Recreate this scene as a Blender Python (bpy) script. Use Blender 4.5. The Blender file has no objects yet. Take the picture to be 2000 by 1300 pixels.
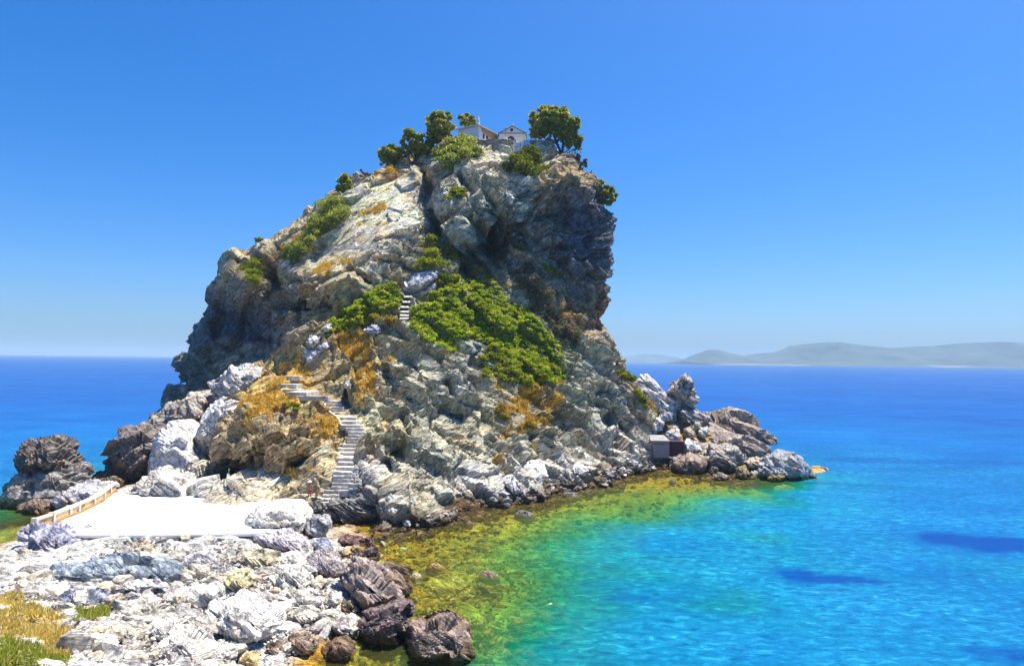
import bpy, bmesh, math, random
import numpy as np
from mathutils import Vector, Matrix

rnd = random.Random(7)
rng = np.random.default_rng(11)
scene = bpy.context.scene
col = scene.collection
R = math.radians

# ------------------------------------------------------------------ camera
F = 1333.0                    # focal length in photo pixels (photo is 2000 x 1300)
CAM_H = 14.5                  # metres above the sea
PITCH, ROLL = math.atan(52.3 / F), R(0.66)
fw = np.array([0, math.cos(PITCH), math.sin(PITCH)])
up0 = np.array([0, -math.sin(PITCH), math.cos(PITCH)])
rt0 = np.array([1.0, 0, 0])
rt = math.cos(ROLL) * rt0 + math.sin(ROLL) * up0
up = -math.sin(ROLL) * rt0 + math.cos(ROLL) * up0
CAM = np.array([0, 0, CAM_H])
cd = bpy.data.cameras.new('camera')
cd.sensor_fit = 'HORIZONTAL'; cd.sensor_width = 36; cd.lens = 36 * F / 2000
cd.clip_start = 0.5; cd.clip_end = 120000
co = bpy.data.objects.new('camera', cd); col.objects.link(co)
m = Matrix.Identity(4)
for i in range(3):
    m[i][0], m[i][1], m[i][2], m[i][3] = rt[i], up[i], -fw[i], CAM[i]
co.matrix_world = m
scene.camera = co

# ------------------------------------------------------------------ light
SUN_DIR = np.array([0.28, 0.19, 0.93]); SUN_DIR /= np.linalg.norm(SUN_DIR)
elev = math.asin(SUN_DIR[2]); azim = math.atan2(SUN_DIR[0], SUN_DIR[1])
world = bpy.data.worlds.new('World'); scene.world = world; world.use_nodes = True
wn = world.node_tree; wn.nodes.clear()
sky = wn.nodes.new('ShaderNodeTexSky'); sky.sky_type = 'NISHITA'; sky.sun_disc = False
sky.sun_elevation = elev; sky.sun_rotation = azim
sky.altitude = 0; sky.air_density = 0.8; sky.dust_density = 1.8; sky.ozone_density = 3.0
hs = wn.nodes.new('ShaderNodeHueSaturation'); hs.inputs['Saturation'].default_value = 1.5
hs.inputs['Hue'].default_value = 0.492
bg = wn.nodes.new('ShaderNodeBackground'); bg.inputs['Strength'].default_value = 0.094
wo = wn.nodes.new('ShaderNodeOutputWorld')
wn.links.new(sky.outputs[0], hs.inputs['Color']); 
wm = wn.nodes.new('ShaderNodeMix'); wm.data_type = 'RGBA'; wm.blend_type = 'MULTIPLY'; wm.inputs[0].default_value = 1.0; wm.inputs[7].default_value = (.62, .88, 1.2, 1)
wn.links.new(hs.outputs[0], wm.inputs[6]); wn.links.new(wm.outputs[2], bg.inputs[0])
wn.links.new(bg.outputs[0], wo.inputs[0])
sl = bpy.data.lights.new('sun', 'SUN'); sl.energy = 5.0; sl.angle = R(0.5); sl.color = (1, 0.95, 0.86)
so = bpy.data.objects.new('sun', sl); col.objects.link(so)
so.rotation_euler = Vector(SUN_DIR).to_track_quat('Z', 'Y').to_euler()
vs = scene.view_settings
scene.display_settings.display_device = 'sRGB'
vs.view_transform = 'Standard'; vs.look = 'None'; vs.gamma = 1; vs.use_curve_mapping = False
vs.exposure = 0.85
scene.cycles.use_denoising = True
scene.cycles.max_bounces = 8; scene.cycles.diffuse_bounces = 1; scene.cycles.transparent_max_bounces = 12
scene.cycles.volume_bounces = 0

# ------------------------------------------------------------------ helpers: measuring
def ray(px, py):
    px = np.asarray(px, float); py = np.asarray(py, float)
    dx = (px - 1000) / F; dy = (650 - py) / F
    return fw + dx[..., None] * rt + dy[..., None] * up
def P(px, py, Y):
    d = ray(px, py); t = np.asarray(Y, float) / d[..., 1]
    return CAM + d * t[..., None]
def GY(px, py, z=0.0):           # distance at which the ray of a pixel meets height z
    d = ray(px, py); t = (z - CAM_H) / d[..., 2]
    return d[..., 1] * t
def PZ(px, py, z=0.0):
    return P(px, py, GY(px, py, z))
def proj(p):
    v = p - CAM; w = v @ fw
    w = np.where(np.abs(w) < 1e-6, 1e-6, w)
    return 1000 + F * (v @ rt) / w, 650 - F * (v @ up) / w
def rbf(pts, vals, q, eps=1e-9, chunk=60000):
    pts = np.asarray(pts, float); vals = np.asarray(vals, float)
    if vals.ndim == 1: vals = vals[:, None]
    n = len(pts)
    A = np.linalg.norm(pts[:, None] - pts[None], axis=2) + np.eye(n) * eps
    B = np.zeros((n + 3, n + 3)); B[:n, :n] = A
    B[:n, n] = 1; B[:n, n + 1:] = pts; B[n, :n] = 1; B[n + 1:, :n] = pts.T
    w = np.linalg.lstsq(B, np.vstack([vals, np.zeros((3, vals.shape[1]))]), rcond=None)[0]
    out = np.empty((len(q), vals.shape[1]))
    for s in range(0, len(q), chunk):
        qq = q[s:s + chunk]
        D = np.sqrt(((qq[:, None] - pts[None]) ** 2).sum(2))
        out[s:s + chunk] = D @ w[:n] + w[n] + qq @ w[n + 1:]
    return out
def idw(pts, vals, q, power=3.0, chunk=60000):
    pts = np.asarray(pts, float); vals = np.asarray(vals, float)
    out = np.empty((len(q), vals.shape[1]))
    for s in range(0, len(q), chunk):
        D = ((q[s:s + chunk, None] - pts[None]) ** 2).sum(2) + 30.0
        W = D ** (-power / 2); out[s:s + chunk] = (W @ vals) / W.sum(1, keepdims=True)
    return out
def poly_sd(poly, q):            # signed distance to polygon (positive inside), and nearest boundary point
    poly = np.asarray(poly, float); a = poly; b = np.roll(poly, -1, 0)
    best = np.full(len(q), 1e18); near = np.zeros((len(q), 2)); ins = np.zeros(len(q), bool)
    for i in range(len(a)):
        e = b[i] - a[i]; v = q - a[i]
        t = np.clip((v @ e) / max(e @ e, 1e-9), 0, 1)
        c = a[i] + t[:, None] * e; d = ((q - c) ** 2).sum(1)
        k = d < best; best[k] = d[k]; near[k] = c[k]
        cond = ((a[i][1] > q[:, 1]) != (b[i][1] > q[:, 1]))
        xi = a[i][0] + (q[:, 1] - a[i][1]) / (b[i][1] - a[i][1] + 1e-12) * e[0]
        ins ^= cond & (q[:, 0] < xi)
    d = np.sqrt(best)
    return np.where(ins, d, -d), near
def smooth(a, b, x):
    t = np.clip((x - a) / (b - a), 0, 1); return t * t * (3 - 2 * t)

# ------------------------------------------------------------------ helpers: noise
def _h(ix, iy, iz, s):
    n = (ix.astype(np.int64) * 374761393 + iy.astype(np.int64) * 668265263 + iz.astype(np.int64) * 2147483647 + s * 1274126177) & 0xFFFFFFFF
    n = ((n ^ (n >> 13)) * 1274126177) & 0xFFFFFFFF
    n = ((n ^ (n >> 16)) * 2246822519) & 0xFFFFFFFF
    return ((n ^ (n >> 15)) & 0xFFFFFF) / float(0xFFFFFF)
def vnoise(p, s=0):
    i = np.floor(p).astype(np.int64); f = p - i; f = f * f * (3 - 2 * f)
    r = 0
    for dx in (0, 1):
        wx = f[:, 0] if dx else 1 - f[:, 0]
        for dy in (0, 1):
            wy = f[:, 1] if dy else 1 - f[:, 1]
            for dz in (0, 1):
                wz = f[:, 2] if dz else 1 - f[:, 2]
                r = r + wx * wy * wz * _h(i[:, 0] + dx, i[:, 1] + dy, i[:, 2] + dz, s)
    return r * 2 - 1
def fbm(p, oct=4, s=0, gain=0.5):
    r = 0; a = 1
    for o in range(oct):
        r = r + a * vnoise(p * (2.03 ** o) + o * 17.3, s + o); a *= gain
    return r
def facets(p, s=0, tilt=0.5):    # every cell gets its own tilted plane: angular broken blocks
    i = np.floor(p).astype(np.int64)
    best = np.full(len(p), 1e9); sec = np.full(len(p), 1e9); val = np.zeros(len(p))
    for dx in (-1, 0, 1):
        for dy in (-1, 0, 1):
            for dz in (-1, 0, 1):
                cx, cy, cz = i[:, 0] + dx, i[:, 1] + dy, i[:, 2] + dz
                c = np.stack([cx + _h(cx, cy, cz, s), cy + _h(cx, cy, cz, s + 1), cz + _h(cx, cy, cz, s + 2)], 1)
                v = p - c; d = (v * v).sum(1)
                k = d < best
                sec = np.where(k, best, np.minimum(sec, d))
                g = np.stack([_h(cx, cy, cz, s + 3), _h(cx, cy, cz, s + 4), _h(cx, cy, cz, s + 5)], 1) * 2 - 1
                nv = _h(cx, cy, cz, s + 6) * 2 - 1 + tilt * 2 * (v * g).sum(1)
                best = np.where(k, d, best); val = np.where(k, nv, val)
    edge = np.sqrt(sec) - np.sqrt(best)
    return val, edge
def frame(n):
    n = np.asarray(n, float); n = n / np.linalg.norm(n); a = np.cross(n, [0.3, 1, 0.1]); a /= np.linalg.norm(a)
    return np.stack([a, np.cross(n, a), n], 1)
def slabs(q, size, s=0, tilt=0.25):          # q: coordinates in a bedding frame (third axis across the beds)
    v, e = facets(q / np.array(size), s, tilt); return v, e
def strata(p, n, period, s=0, warp=0.6):   # layered ledges: saw-tooth along the bedding normal n
    n = np.asarray(n, float); n = n / np.linalg.norm(n)
    c = p @ n / period + warp * fbm(p / (period * 3.5), 3, s)
    k = np.floor(c); f = c - k
    z = np.zeros_like(k)
    return (f ** 1.6) * (0.35 + 1.3 * _h(k, z, z, s + 9)) - 0.4, f

# ------------------------------------------------------------------ helpers: objects
def link(o, parent=None):
    col.objects.link(o)
    if parent is not None: o.parent = parent
    return o
def tag(o, label=None, cat=None, group=None, kind=None):
    if label: o['label'] = label
    if cat: o['category'] = cat
    if group: o['group'] = group
    if kind: o['kind'] = kind
    return o
def empty(name, loc=(0, 0, 0), rz=0.0):
    o = bpy.data.objects.new(name, None); o.location = tuple(float(v) for v in loc); o.rotation_euler = (0, 0, rz)
    o.empty_display_size = 0.3
    return link(o)
def np_mesh(name, V, faces, mat, attrs=None, smooth_shade=False, nper=3):
    me = bpy.data.meshes.new(name)
    V = np.ascontiguousarray(V, np.float32); faces = np.ascontiguousarray(faces, np.int32)
    nf = len(faces)
    me.vertices.add(len(V)); me.vertices.foreach_set('co', V.ravel())
    me.loops.add(nf * nper); me.loops.foreach_set('vertex_index', faces.ravel())
    me.polygons.add(nf)
    me.polygons.foreach_set('loop_start', np.arange(0, nf * nper, nper, dtype=np.int32))
    me.polygons.foreach_set('loop_total', np.full(nf, nper, np.int32))
    me.update(calc_edges=True)
    me.polygons.foreach_set('use_smooth', np.full(nf, smooth_shade, bool))
    for k, v in (attrs or {}).items():
        v = np.asarray(v, np.float32)
        if v.ndim == 1:
            a = me.attributes.new(k, 'FLOAT', 'POINT'); a.data.foreach_set('value', v)
        else:
            a = me.attributes.new(k, 'FLOAT_COLOR', 'POINT')
            c = np.ones((len(v), 4), np.float32); c[:, :3] = v[:, :3]; a.data.foreach_set('color', c.ravel())
    if mat: me.materials.append(mat)
    return me
def np_obj(name, V, faces, mat, attrs=None, parent=None, **kw):
    return link(bpy.data.objects.new(name, np_mesh(name, V, faces, mat, attrs, **kw)), parent)
def bm_obj(name, bm, mat, parent=None, smooth_shade=False):
    me = bpy.data.meshes.new(name); bmesh.ops.recalc_face_normals(bm, faces=bm.faces)
    bm.to_mesh(me); bm.free(); me.materials.append(mat)
    if smooth_shade: me.polygons.foreach_set('use_smooth', np.full(len(me.polygons), True))
    return link(bpy.data.objects.new(name, me), parent)
def bm_box(bm, c, s, rz=0.0, bevel=0.0):
    r = bmesh.ops.create_cube(bm, size=1.0)
    mt = Matrix.Translation(Vector([float(v) for v in c])) @ Matrix.Rotation(rz, 4, 'Z') @ Matrix.Diagonal((s[0], s[1], s[2], 1))
    bmesh.ops.transform(bm, matrix=mt, verts=r['verts'])
    if bevel:
        es = list({e for v in r['verts'] for e in v.link_edges})
        bmesh.ops.bevel(bm, geom=es, offset=bevel, segments=1, affect='EDGES')
def bm_prism(bm, bottom, top):
    a = [bm.verts.new(tuple(map(float, v))) for v in bottom]; b = [bm.verts.new(tuple(map(float, v))) for v in top]
    n = len(a); bm.faces.new(a[::-1]); bm.faces.new(b)
    for i in range(n): bm.faces.new((a[i], a[(i + 1) % n], b[(i + 1) % n], b[i]))
def bm_tube(bm, pts, radii, seg=6):
    rings = []
    pts = [Vector([float(c) for c in p]) for p in pts]
    for i, p in enumerate(pts):
        d = (pts[min(i + 1, len(pts) - 1)] - pts[max(i - 1, 0)]).normalized()
        a = d.orthogonal().normalized(); b = d.cross(a)
        rings.append([bm.verts.new(p + (a * math.cos(2 * math.pi * k / seg) + b * math.sin(2 * math.pi * k / seg)) * radii[i]) for k in range(seg)])
    for i in range(len(rings) - 1):
        # align the next ring to avoid twisting
        r0, r1 = rings[i], rings[i + 1]
        off = min(range(seg), key=lambda o: sum((r0[k].co - r1[(k + o) % seg].co).length for k in range(seg)))
        r1 = rings[i + 1] = r1[off:] + r1[:off]
        for k in range(seg): bm.faces.new((r0[k], r0[(k + 1) % seg], r1[(k + 1) % seg], r1[k]))
    bm.faces.new(rings[0][::-1]); bm.faces.new(rings[-1])

# ------------------------------------------------------------------ materials
def new_mat(name):
    mt = bpy.data.materials.new(name); mt.use_nodes = True
    nt = mt.node_tree; nt.nodes.clear()
    return mt, nt
def N(nt, typ, **kw):
    n = nt.nodes.new(typ)
    for k, v in kw.items():
        if k.startswith('i_'): n.inputs[k[2:].replace('_', ' ')].default_value = v
        else: setattr(n, k, v)
    return n
def ramp(nt, fac, stops, interp='LINEAR'):
    r = N(nt, 'ShaderNodeValToRGB'); r.color_ramp.interpolation = interp
    e = r.color_ramp.elements
    while len(e) < len(stops): e.new(0.5)
    for el, (p, c) in zip(e, stops):
        el.position = p; el.color = (*c, 1) if len(c) == 3 else c
    nt.links.new(fac, r.inputs[0]); return r
def mixc(nt, fac, a, b, blend='MIX'):
    n = N(nt, 'ShaderNodeMix', data_type='RGBA', blend_type=blend)
    for s, v in ((n.inputs[0], fac), (n.inputs[6], a), (n.inputs[7], b)):
        if hasattr(v, 'is_output'): nt.links.new(v, s)
        elif isinstance(v, (int, float)): s.default_value = v
        else: s.default_value = (*v, 1)
    return n.outputs[2]
def math_n(nt, op, a, b=None, clamp=False):
    n = N(nt, 'ShaderNodeMath', operation=op, use_clamp=clamp)
    for s, v in ((n.inputs[0], a), (n.inputs[1], b)):
        if v is None: continue
        if hasattr(v, 'is_output'): nt.links.new(v, s)
        else: s.default_value = v
    return n.outputs[0]
def principled(nt, color, rough=0.9, spec=0.2, normal=None):
    p = N(nt, 'ShaderNodeBsdfPrincipled'); o = N(nt, 'ShaderNodeOutputMaterial')
    if hasattr(color, 'is_output'): nt.links.new(color, p.inputs['Base Color'])
    else: p.inputs['Base Color'].default_value = (*color, 1)
    p.inputs['Roughness'].default_value = rough; p.inputs['Specular IOR Level'].default_value = spec
    if normal is not None: nt.links.new(normal, p.inputs['Normal'])
    nt.links.new(p.outputs[0], o.inputs[0]); return p
def bump(nt, h, strength=0.5, dist=0.1):
    b = N(nt, 'ShaderNodeBump'); b.inputs['Strength'].default_value = strength; b.inputs['Distance'].default_value = dist
    nt.links.new(h, b.inputs['Height']); return b.outputs[0]
def rock_mat(name, bed=(0.5, 0.25, 0.6), scale=1.0, coords='world', stripe=0.55, obj_var=False, bdist=0.3, crk=0.3, csc=0.9):
    mt, nt = new_mat(name); L = nt.links.new
    if coords == 'world': pos = N(nt, 'ShaderNodeNewGeometry').outputs['Position']
    else: pos = N(nt, 'ShaderNodeTexCoord').outputs['Object']
    at = N(nt, 'ShaderNodeAttribute', attribute_name='Col').outputs['Color']
    n1 = N(nt, 'ShaderNodeTexNoise', i_Scale=0.9 * scale, i_Detail=9.0, i_Roughness=0.68); L(pos, n1.inputs['Vector'])
    # bedding: noise squeezed along the bedding normal
    b = Vector(bed).normalized(); a1 = b.orthogonal().normalized(); a2 = b.cross(a1)
    def dot(v):
        n = N(nt, 'ShaderNodeVectorMath', operation='DOT_PRODUCT'); L(pos, n.inputs[0]); n.inputs[1].default_value = v; return n.outputs['Value']
    cb = N(nt, 'ShaderNodeCombineXYZ')
    L(math_n(nt, 'MULTIPLY', dot(b), 5.5 * scale), cb.inputs[0]); L(math_n(nt, 'MULTIPLY', dot(a1), 0.55 * scale), cb.inputs[1]); L(math_n(nt, 'MULTIPLY', dot(a2), 0.8 * scale), cb.inputs[2])
    n2 = N(nt, 'ShaderNodeTexNoise', i_Scale=1.0, i_Detail=7.0, i_Roughness=0.7, i_Distortion=0.5); L(cb.outputs[0], n2.inputs['Vector'])
    n3 = N(nt, 'ShaderNodeTexNoise', i_Scale=5.5 * scale, i_Detail=5.0, i_Roughness=0.7); L(pos, n3.inputs['Vector'])
    n4 = N(nt, 'ShaderNodeTexNoise', i_Scale=0.28 * scale, i_Detail=6.0, i_Roughness=0.65); L(pos, n4.inputs['Vector'])
    c = mixc(nt, 1.0, at, ramp(nt, n1.outputs[0], [(0.30, (0.30, 0.31, 0.36)), (0.48, (0.88, 0.88, 0.89)), (0.70, (1.6, 1.55, 1.46))]).outputs[0], 'MULTIPLY')
    c = mixc(nt, stripe, c, mixc(nt, 1.0, c, ramp(nt, n2.outputs[0], [(0.32, (0.20, 0.21, 0.25)), (0.45, (0.82, 0.82, 0.83)), (0.56, (1.15, 1.13, 1.1)), (0.70, (1.9, 1.85, 1.75))]).outputs[0], 'MULTIPLY'))
    c = mixc(nt, ramp(nt, n4.outputs[0], [(0.52, (0, 0, 0)), (0.68, (0.5, 0.5, 0.5))]).outputs[0], c, mixc(nt, 1.0, c, (1.15, 0.86, 0.58), 'MULTIPLY'))
    c = mixc(nt, 1.0, c, ramp(nt, n3.outputs[0], [(0.3, (0.6, 0.6, 0.62)), (0.5, (1, 1, 1)), (0.7, (1.3, 1.3, 1.28))]).outputs[0], 'MULTIPLY')
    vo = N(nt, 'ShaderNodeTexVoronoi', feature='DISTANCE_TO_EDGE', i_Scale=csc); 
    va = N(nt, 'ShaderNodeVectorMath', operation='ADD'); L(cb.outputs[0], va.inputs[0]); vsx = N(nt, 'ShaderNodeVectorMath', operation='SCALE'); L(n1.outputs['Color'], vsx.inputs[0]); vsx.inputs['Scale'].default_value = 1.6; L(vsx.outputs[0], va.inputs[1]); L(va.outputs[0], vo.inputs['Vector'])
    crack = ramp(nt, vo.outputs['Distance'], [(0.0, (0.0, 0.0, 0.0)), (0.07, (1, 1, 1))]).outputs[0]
    c = mixc(nt, crack, mixc(nt, 1.0, c, (crk, crk, crk), 'MULTIPLY'), c)  # shade inside the cracks painted as darker colour
    if obj_var:
        oi = N(nt, 'ShaderNodeObjectInfo').outputs['Random']
        c = mixc(nt, 1.0, c, ramp(nt, oi, [(0, (0.5, 0.48, 0.52)), (0.22, (0.9, 0.88, 0.9)), (0.5, (1.1, 1.08, 1.05)), (0.75, (1.05, 0.92, 0.74)), (1, (1.2, 1.2, 1.2))]).outputs[0], 'MULTIPLY')
    h = math_n(nt, 'ADD', math_n(nt, 'MULTIPLY', n2.outputs[0], 0.8), math_n(nt, 'ADD', math_n(nt, 'MULTIPLY', n1.outputs[0], 0.5), math_n(nt, 'MULTIPLY', n3.outputs[0], 0.25)))
    h = math_n(nt, 'ADD', h, math_n(nt, 'MULTIPLY', crack, 0.25))
    principled(nt, c, 0.92, 0.12, bump(nt, h, 0.8, bdist / scale))
    return mt
def plain_mat(name, c, rough=0.8, spec=0.2, var=0.15, scale=2.0, bstr=0.2, stain=None):
    mt, nt = new_mat(name); L = nt.links.new
    pos = N(nt, 'ShaderNodeTexCoord').outputs['Object']
    n = N(nt, 'ShaderNodeTexNoise', i_Scale=scale, i_Detail=6.0, i_Roughness=0.65); L(pos, n.inputs['Vector'])
    f = ramp(nt, n.outputs[0], [(0.3, (1 - var,) * 3), (0.7, (1 + var * 0.6,) * 3)]).outputs[0]
    cc = mixc(nt, 1.0, c, f, 'MULTIPLY')
    if stain:
        n2 = N(nt, 'ShaderNodeTexNoise', i_Scale=scale * 0.5, i_Detail=8.0, i_Roughness=0.7); L(pos, n2.inputs['Vector'])
        cc = mixc(nt, ramp(nt, n2.outputs[0], [(stain[1], (0, 0, 0)), (stain[1] + 0.12, (1, 1, 1))]).outputs[0], cc, stain[0])
    principled(nt, cc, rough, spec, bump(nt, n.outputs[0], bstr, 0.03))
    return mt
def leaf_mat(name, trans=0.3):
    mt, nt = new_mat(name); L = nt.links.new
    at = N(nt, 'ShaderNodeAttribute', attribute_name='Col').outputs['Color']
    d = N(nt, 'ShaderNodeBsdfDiffuse'); t = N(nt, 'ShaderNodeBsdfTranslucent'); g = N(nt, 'ShaderNodeMixShader'); o = N(nt, 'ShaderNodeOutputMaterial')
    L(at, d.inputs[0]); L(at, t.inputs[0]); g.inputs[0].default_value = trans
    L(d.outputs[0], g.inputs[1]); L(t.outputs[0], g.inputs[2]); L(g.outputs[0], o.inputs[0])
    return mt
M = {}
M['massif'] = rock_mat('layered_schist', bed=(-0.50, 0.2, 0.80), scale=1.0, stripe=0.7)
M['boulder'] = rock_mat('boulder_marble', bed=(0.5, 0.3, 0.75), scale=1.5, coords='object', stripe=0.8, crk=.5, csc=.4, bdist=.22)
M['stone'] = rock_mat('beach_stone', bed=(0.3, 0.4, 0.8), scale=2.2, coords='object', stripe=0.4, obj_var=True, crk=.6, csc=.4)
M['leaf'] = leaf_mat('foliage', 0.5)
M['grass'] = leaf_mat('grass_blades', 0.35)
M['bark'] = plain_mat('bark', (0.10, 0.075, 0.055), 0.95, 0.05, 0.4, 6)
M['concrete'] = plain_mat('white_concrete', (0.80, 0.79, 0.76), 0.85, 0.1, 0.10, 0.7, 0.1)
M['step'] = plain_mat('whitewashed_step', (0.60, 0.55, 0.48), 0.9, 0.1, 0.5, 2.2, 0.7, ((0.26, 0.22, 0.17), 0.53))
M['oldstep'] = plain_mat('worn_stone_step', (0.52, 0.42, 0.31), 0.9, 0.1, 0.5, 2.2, 0.6, ((0.2, 0.14, 0.09), 0.50))
M['plaster'] = plain_mat('white_plaster', (0.88, 0.87, 0.86), 0.85, 0.1, 0.08, 1.5, 0.1)
M['ochre'] = plain_mat('ochre_plaster', (0.62, 0.36, 0.18), 0.9, 0.1, 0.2, 2)
M['tile'] = plain_mat('pale_roof_tile', (0.66, 0.55, 0.42), 0.9, 0.1, 0.2, 5)
M['hutside'] = plain_mat('dark_maroon_board', (0.07, 0.03, 0.045), 0.7, 0.2, 0.4, 3)
M['oldslab'] = plain_mat('old_concrete', (0.34, 0.32, 0.29), 0.9, 0.1, 0.3, 2)
M['maroon'] = plain_mat('maroon_paint', (0.16, 0.02, 0.03), 0.6, 0.3, 0.2, 4)
M['dark'] = plain_mat('dark_opening', (0.02, 0.02, 0.03), 0.6, 0.3, 0.2, 4)
M['bluewhite'] = plain_mat('blue_white_paint', (0.52, 0.66, 0.85), 0.6, 0.3, 0.15, 3)
M['blue'] = plain_mat('blue_paint', (0.05, 0.22, 0.62), 0.5, 0.3, 0.15, 3)
M['metal'] = plain_mat('grey_metal', (0.25, 0.25, 0.27), 0.5, 0.5, 0.1, 3)
M['rust_plaster'] = plain_mat('rust_stained_plaster', (0.72, 0.56, 0.32), 0.9, 0.1, 0.25, 1.6, 0.4, ((0.50, 0.23, 0.05), 0.50))
M['coping'] = plain_mat('stained_coping', (0.74, 0.66, 0.52), 0.9, 0.1, 0.2, 1.6, 0.4, ((0.5, 0.3, 0.12), 0.57))
M['drystone'] = plain_mat('dry_stone', (0.40, 0.34, 0.27), 0.95, 0.1, 0.65, 2.2, 0.8)
M['mortar'] = plain_mat('dark_joint', (0.10, 0.09, 0.08), 0.95, 0.1, 0.3, 3)
M['rust'] = plain_mat('rust_brown', (0.48, 0.22, 0.07), 0.9, 0.1, 0.35, 4)
M['mauve'] = plain_mat('weathered_mauve_board', (0.34, 0.29, 0.29), 0.8, 0.15, 0.25, 3)
# ------------------------------------------------------------------ staircase survey (photo pixels) : py, x0, x1
_st = [(1130, 470, 590), (1088, 515, 660), (1052, 530, 745), (1020, 595, 800), (985, 605, 795), (950, 612, 785), (920, 618, 780), (885, 615, 778), (842, 630, 800),
       (800, 655, 795), (760, 640, 805), (712, 655, 835), (672, 660, 870), (640, 690, 885), (607, 738, 892), (580, 740, 892), (553, 742, 892), (520, 745, 892), (490, 728, 882), (460, 690, 855),
       (427, 678, 825), (392, 660, 815), (350, 600, 775), (322, 560, 750), (297, 550, 695), (268, 545, 685), (243, 525, 685)]
STEPS = []
for i, (y, a, b) in enumerate(_st):
    py = 730 + .2154 * y; pa = 520 + .2154 * a; pb = 520 + .2154 * b
    z = 2.0 + 7.6 * i / (len(_st) - 1)
    STEPS.append([pa, pb, py, z, float(GY((pa + pb) / 2, py, z))])
for i in range(1, len(STEPS)): STEPS[i][4] = max(STEPS[i][4], STEPS[i - 1][4] + 0.25)
_up = [(736, 560, 585), (752, 549, 581), (762, 553, 584), (768, 560, 600), (775, 578, 640)]
USTEPS = [(632, 779, 803), (626, 780, 802), (620, 780, 802), (614, 781, 801), (607, 782, 801), (598, 783, 802), (588, 785, 804), (578, 788, 806)]

# ------------------------------------------------------------------ the headland (one rock mass)
SIL = [(318, 812), (335, 785), (344, 764), (352, 752), (358, 722), (360, 700), (375, 680), (383, 648), (390, 625), (399, 607), (410, 582), (417, 564), (440, 548), (435, 531), (430, 517),
       (445, 507), (461, 496), (480, 488), (500, 474), (530, 461), (556, 449), (580, 434), (600, 411), (626, 396), (651, 380), (672, 364), (692, 345),
       (720, 329), (745, 321), (768, 314), (800, 308), (822, 304), (846, 291), (870, 280), (895, 277), (930, 276), (1005, 277), (1040, 277), (1076, 279), (1096, 296), (1112, 306),
       (1130, 318), (1142, 327), (1158, 345), (1171, 368), (1179, 396), (1186, 430), (1191, 457), (1190, 500), (1187, 560), (1184, 592), (1180, 612), (1171, 630),
       (1176, 650), (1191, 665), (1201, 686), (1206, 713), (1216, 728), (1240, 741), (1256, 757), (1268, 790), (1280, 830), (1300, 870), (1330, 905), (1335, 935),
       (1262, 944), (1224, 952), (1190, 972), (1125, 984), (1062, 999), (992, 1014), (930, 1026), (872, 1046), (812, 1062), (764, 1078), (700, 1092), (640, 1090), (598, 1075),
       (575, 1040), (540, 1012), (440, 1005), (380, 1000), (330, 990), (290, 960), (285, 880)]
CT = []
def g(px, py, z): CT.append((px, py, float(GY(px, py, z))))
for a in [(600, 1045, .4), (700, 1060, -.2), (760, 1053, -.2), (812, 1037, -.2), (872, 1022, -.2), (930, 1001, -.2), (992, 990, -.2), (1062, 976, -.2), (1124, 961, -.2), (1184, 949, -.2),
          (1214, 931, -.2), (1254, 921, -.2), (1312, 917, -.2), (1335, 940, -1.4), (1224, 955, -1.3), (1062, 1002, -1.3), (872, 1050, -1.3), (764, 1082, -1.3), (640, 1092, -1.0), (590, 1075, -.6),
          (560, 1000, .5), (480, 1000, .5), (400, 1000, .3), (330, 985, .0), (560, 975, 1.5), (480, 972, 1.5), (410, 968, 1.5)]: g(*a)
CT += [(290, 960, 84), (285, 880, 98), (310, 840, 104), (330, 930, 82)]
for i, (pa, pb, py, z, Y) in enumerate(STEPS):
    if i % 2 == 0:
        CT.append((pa - 4, py + 4, Y + 0.45)); CT.append((pb + 6, py + 4, Y + 0.35))
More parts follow.
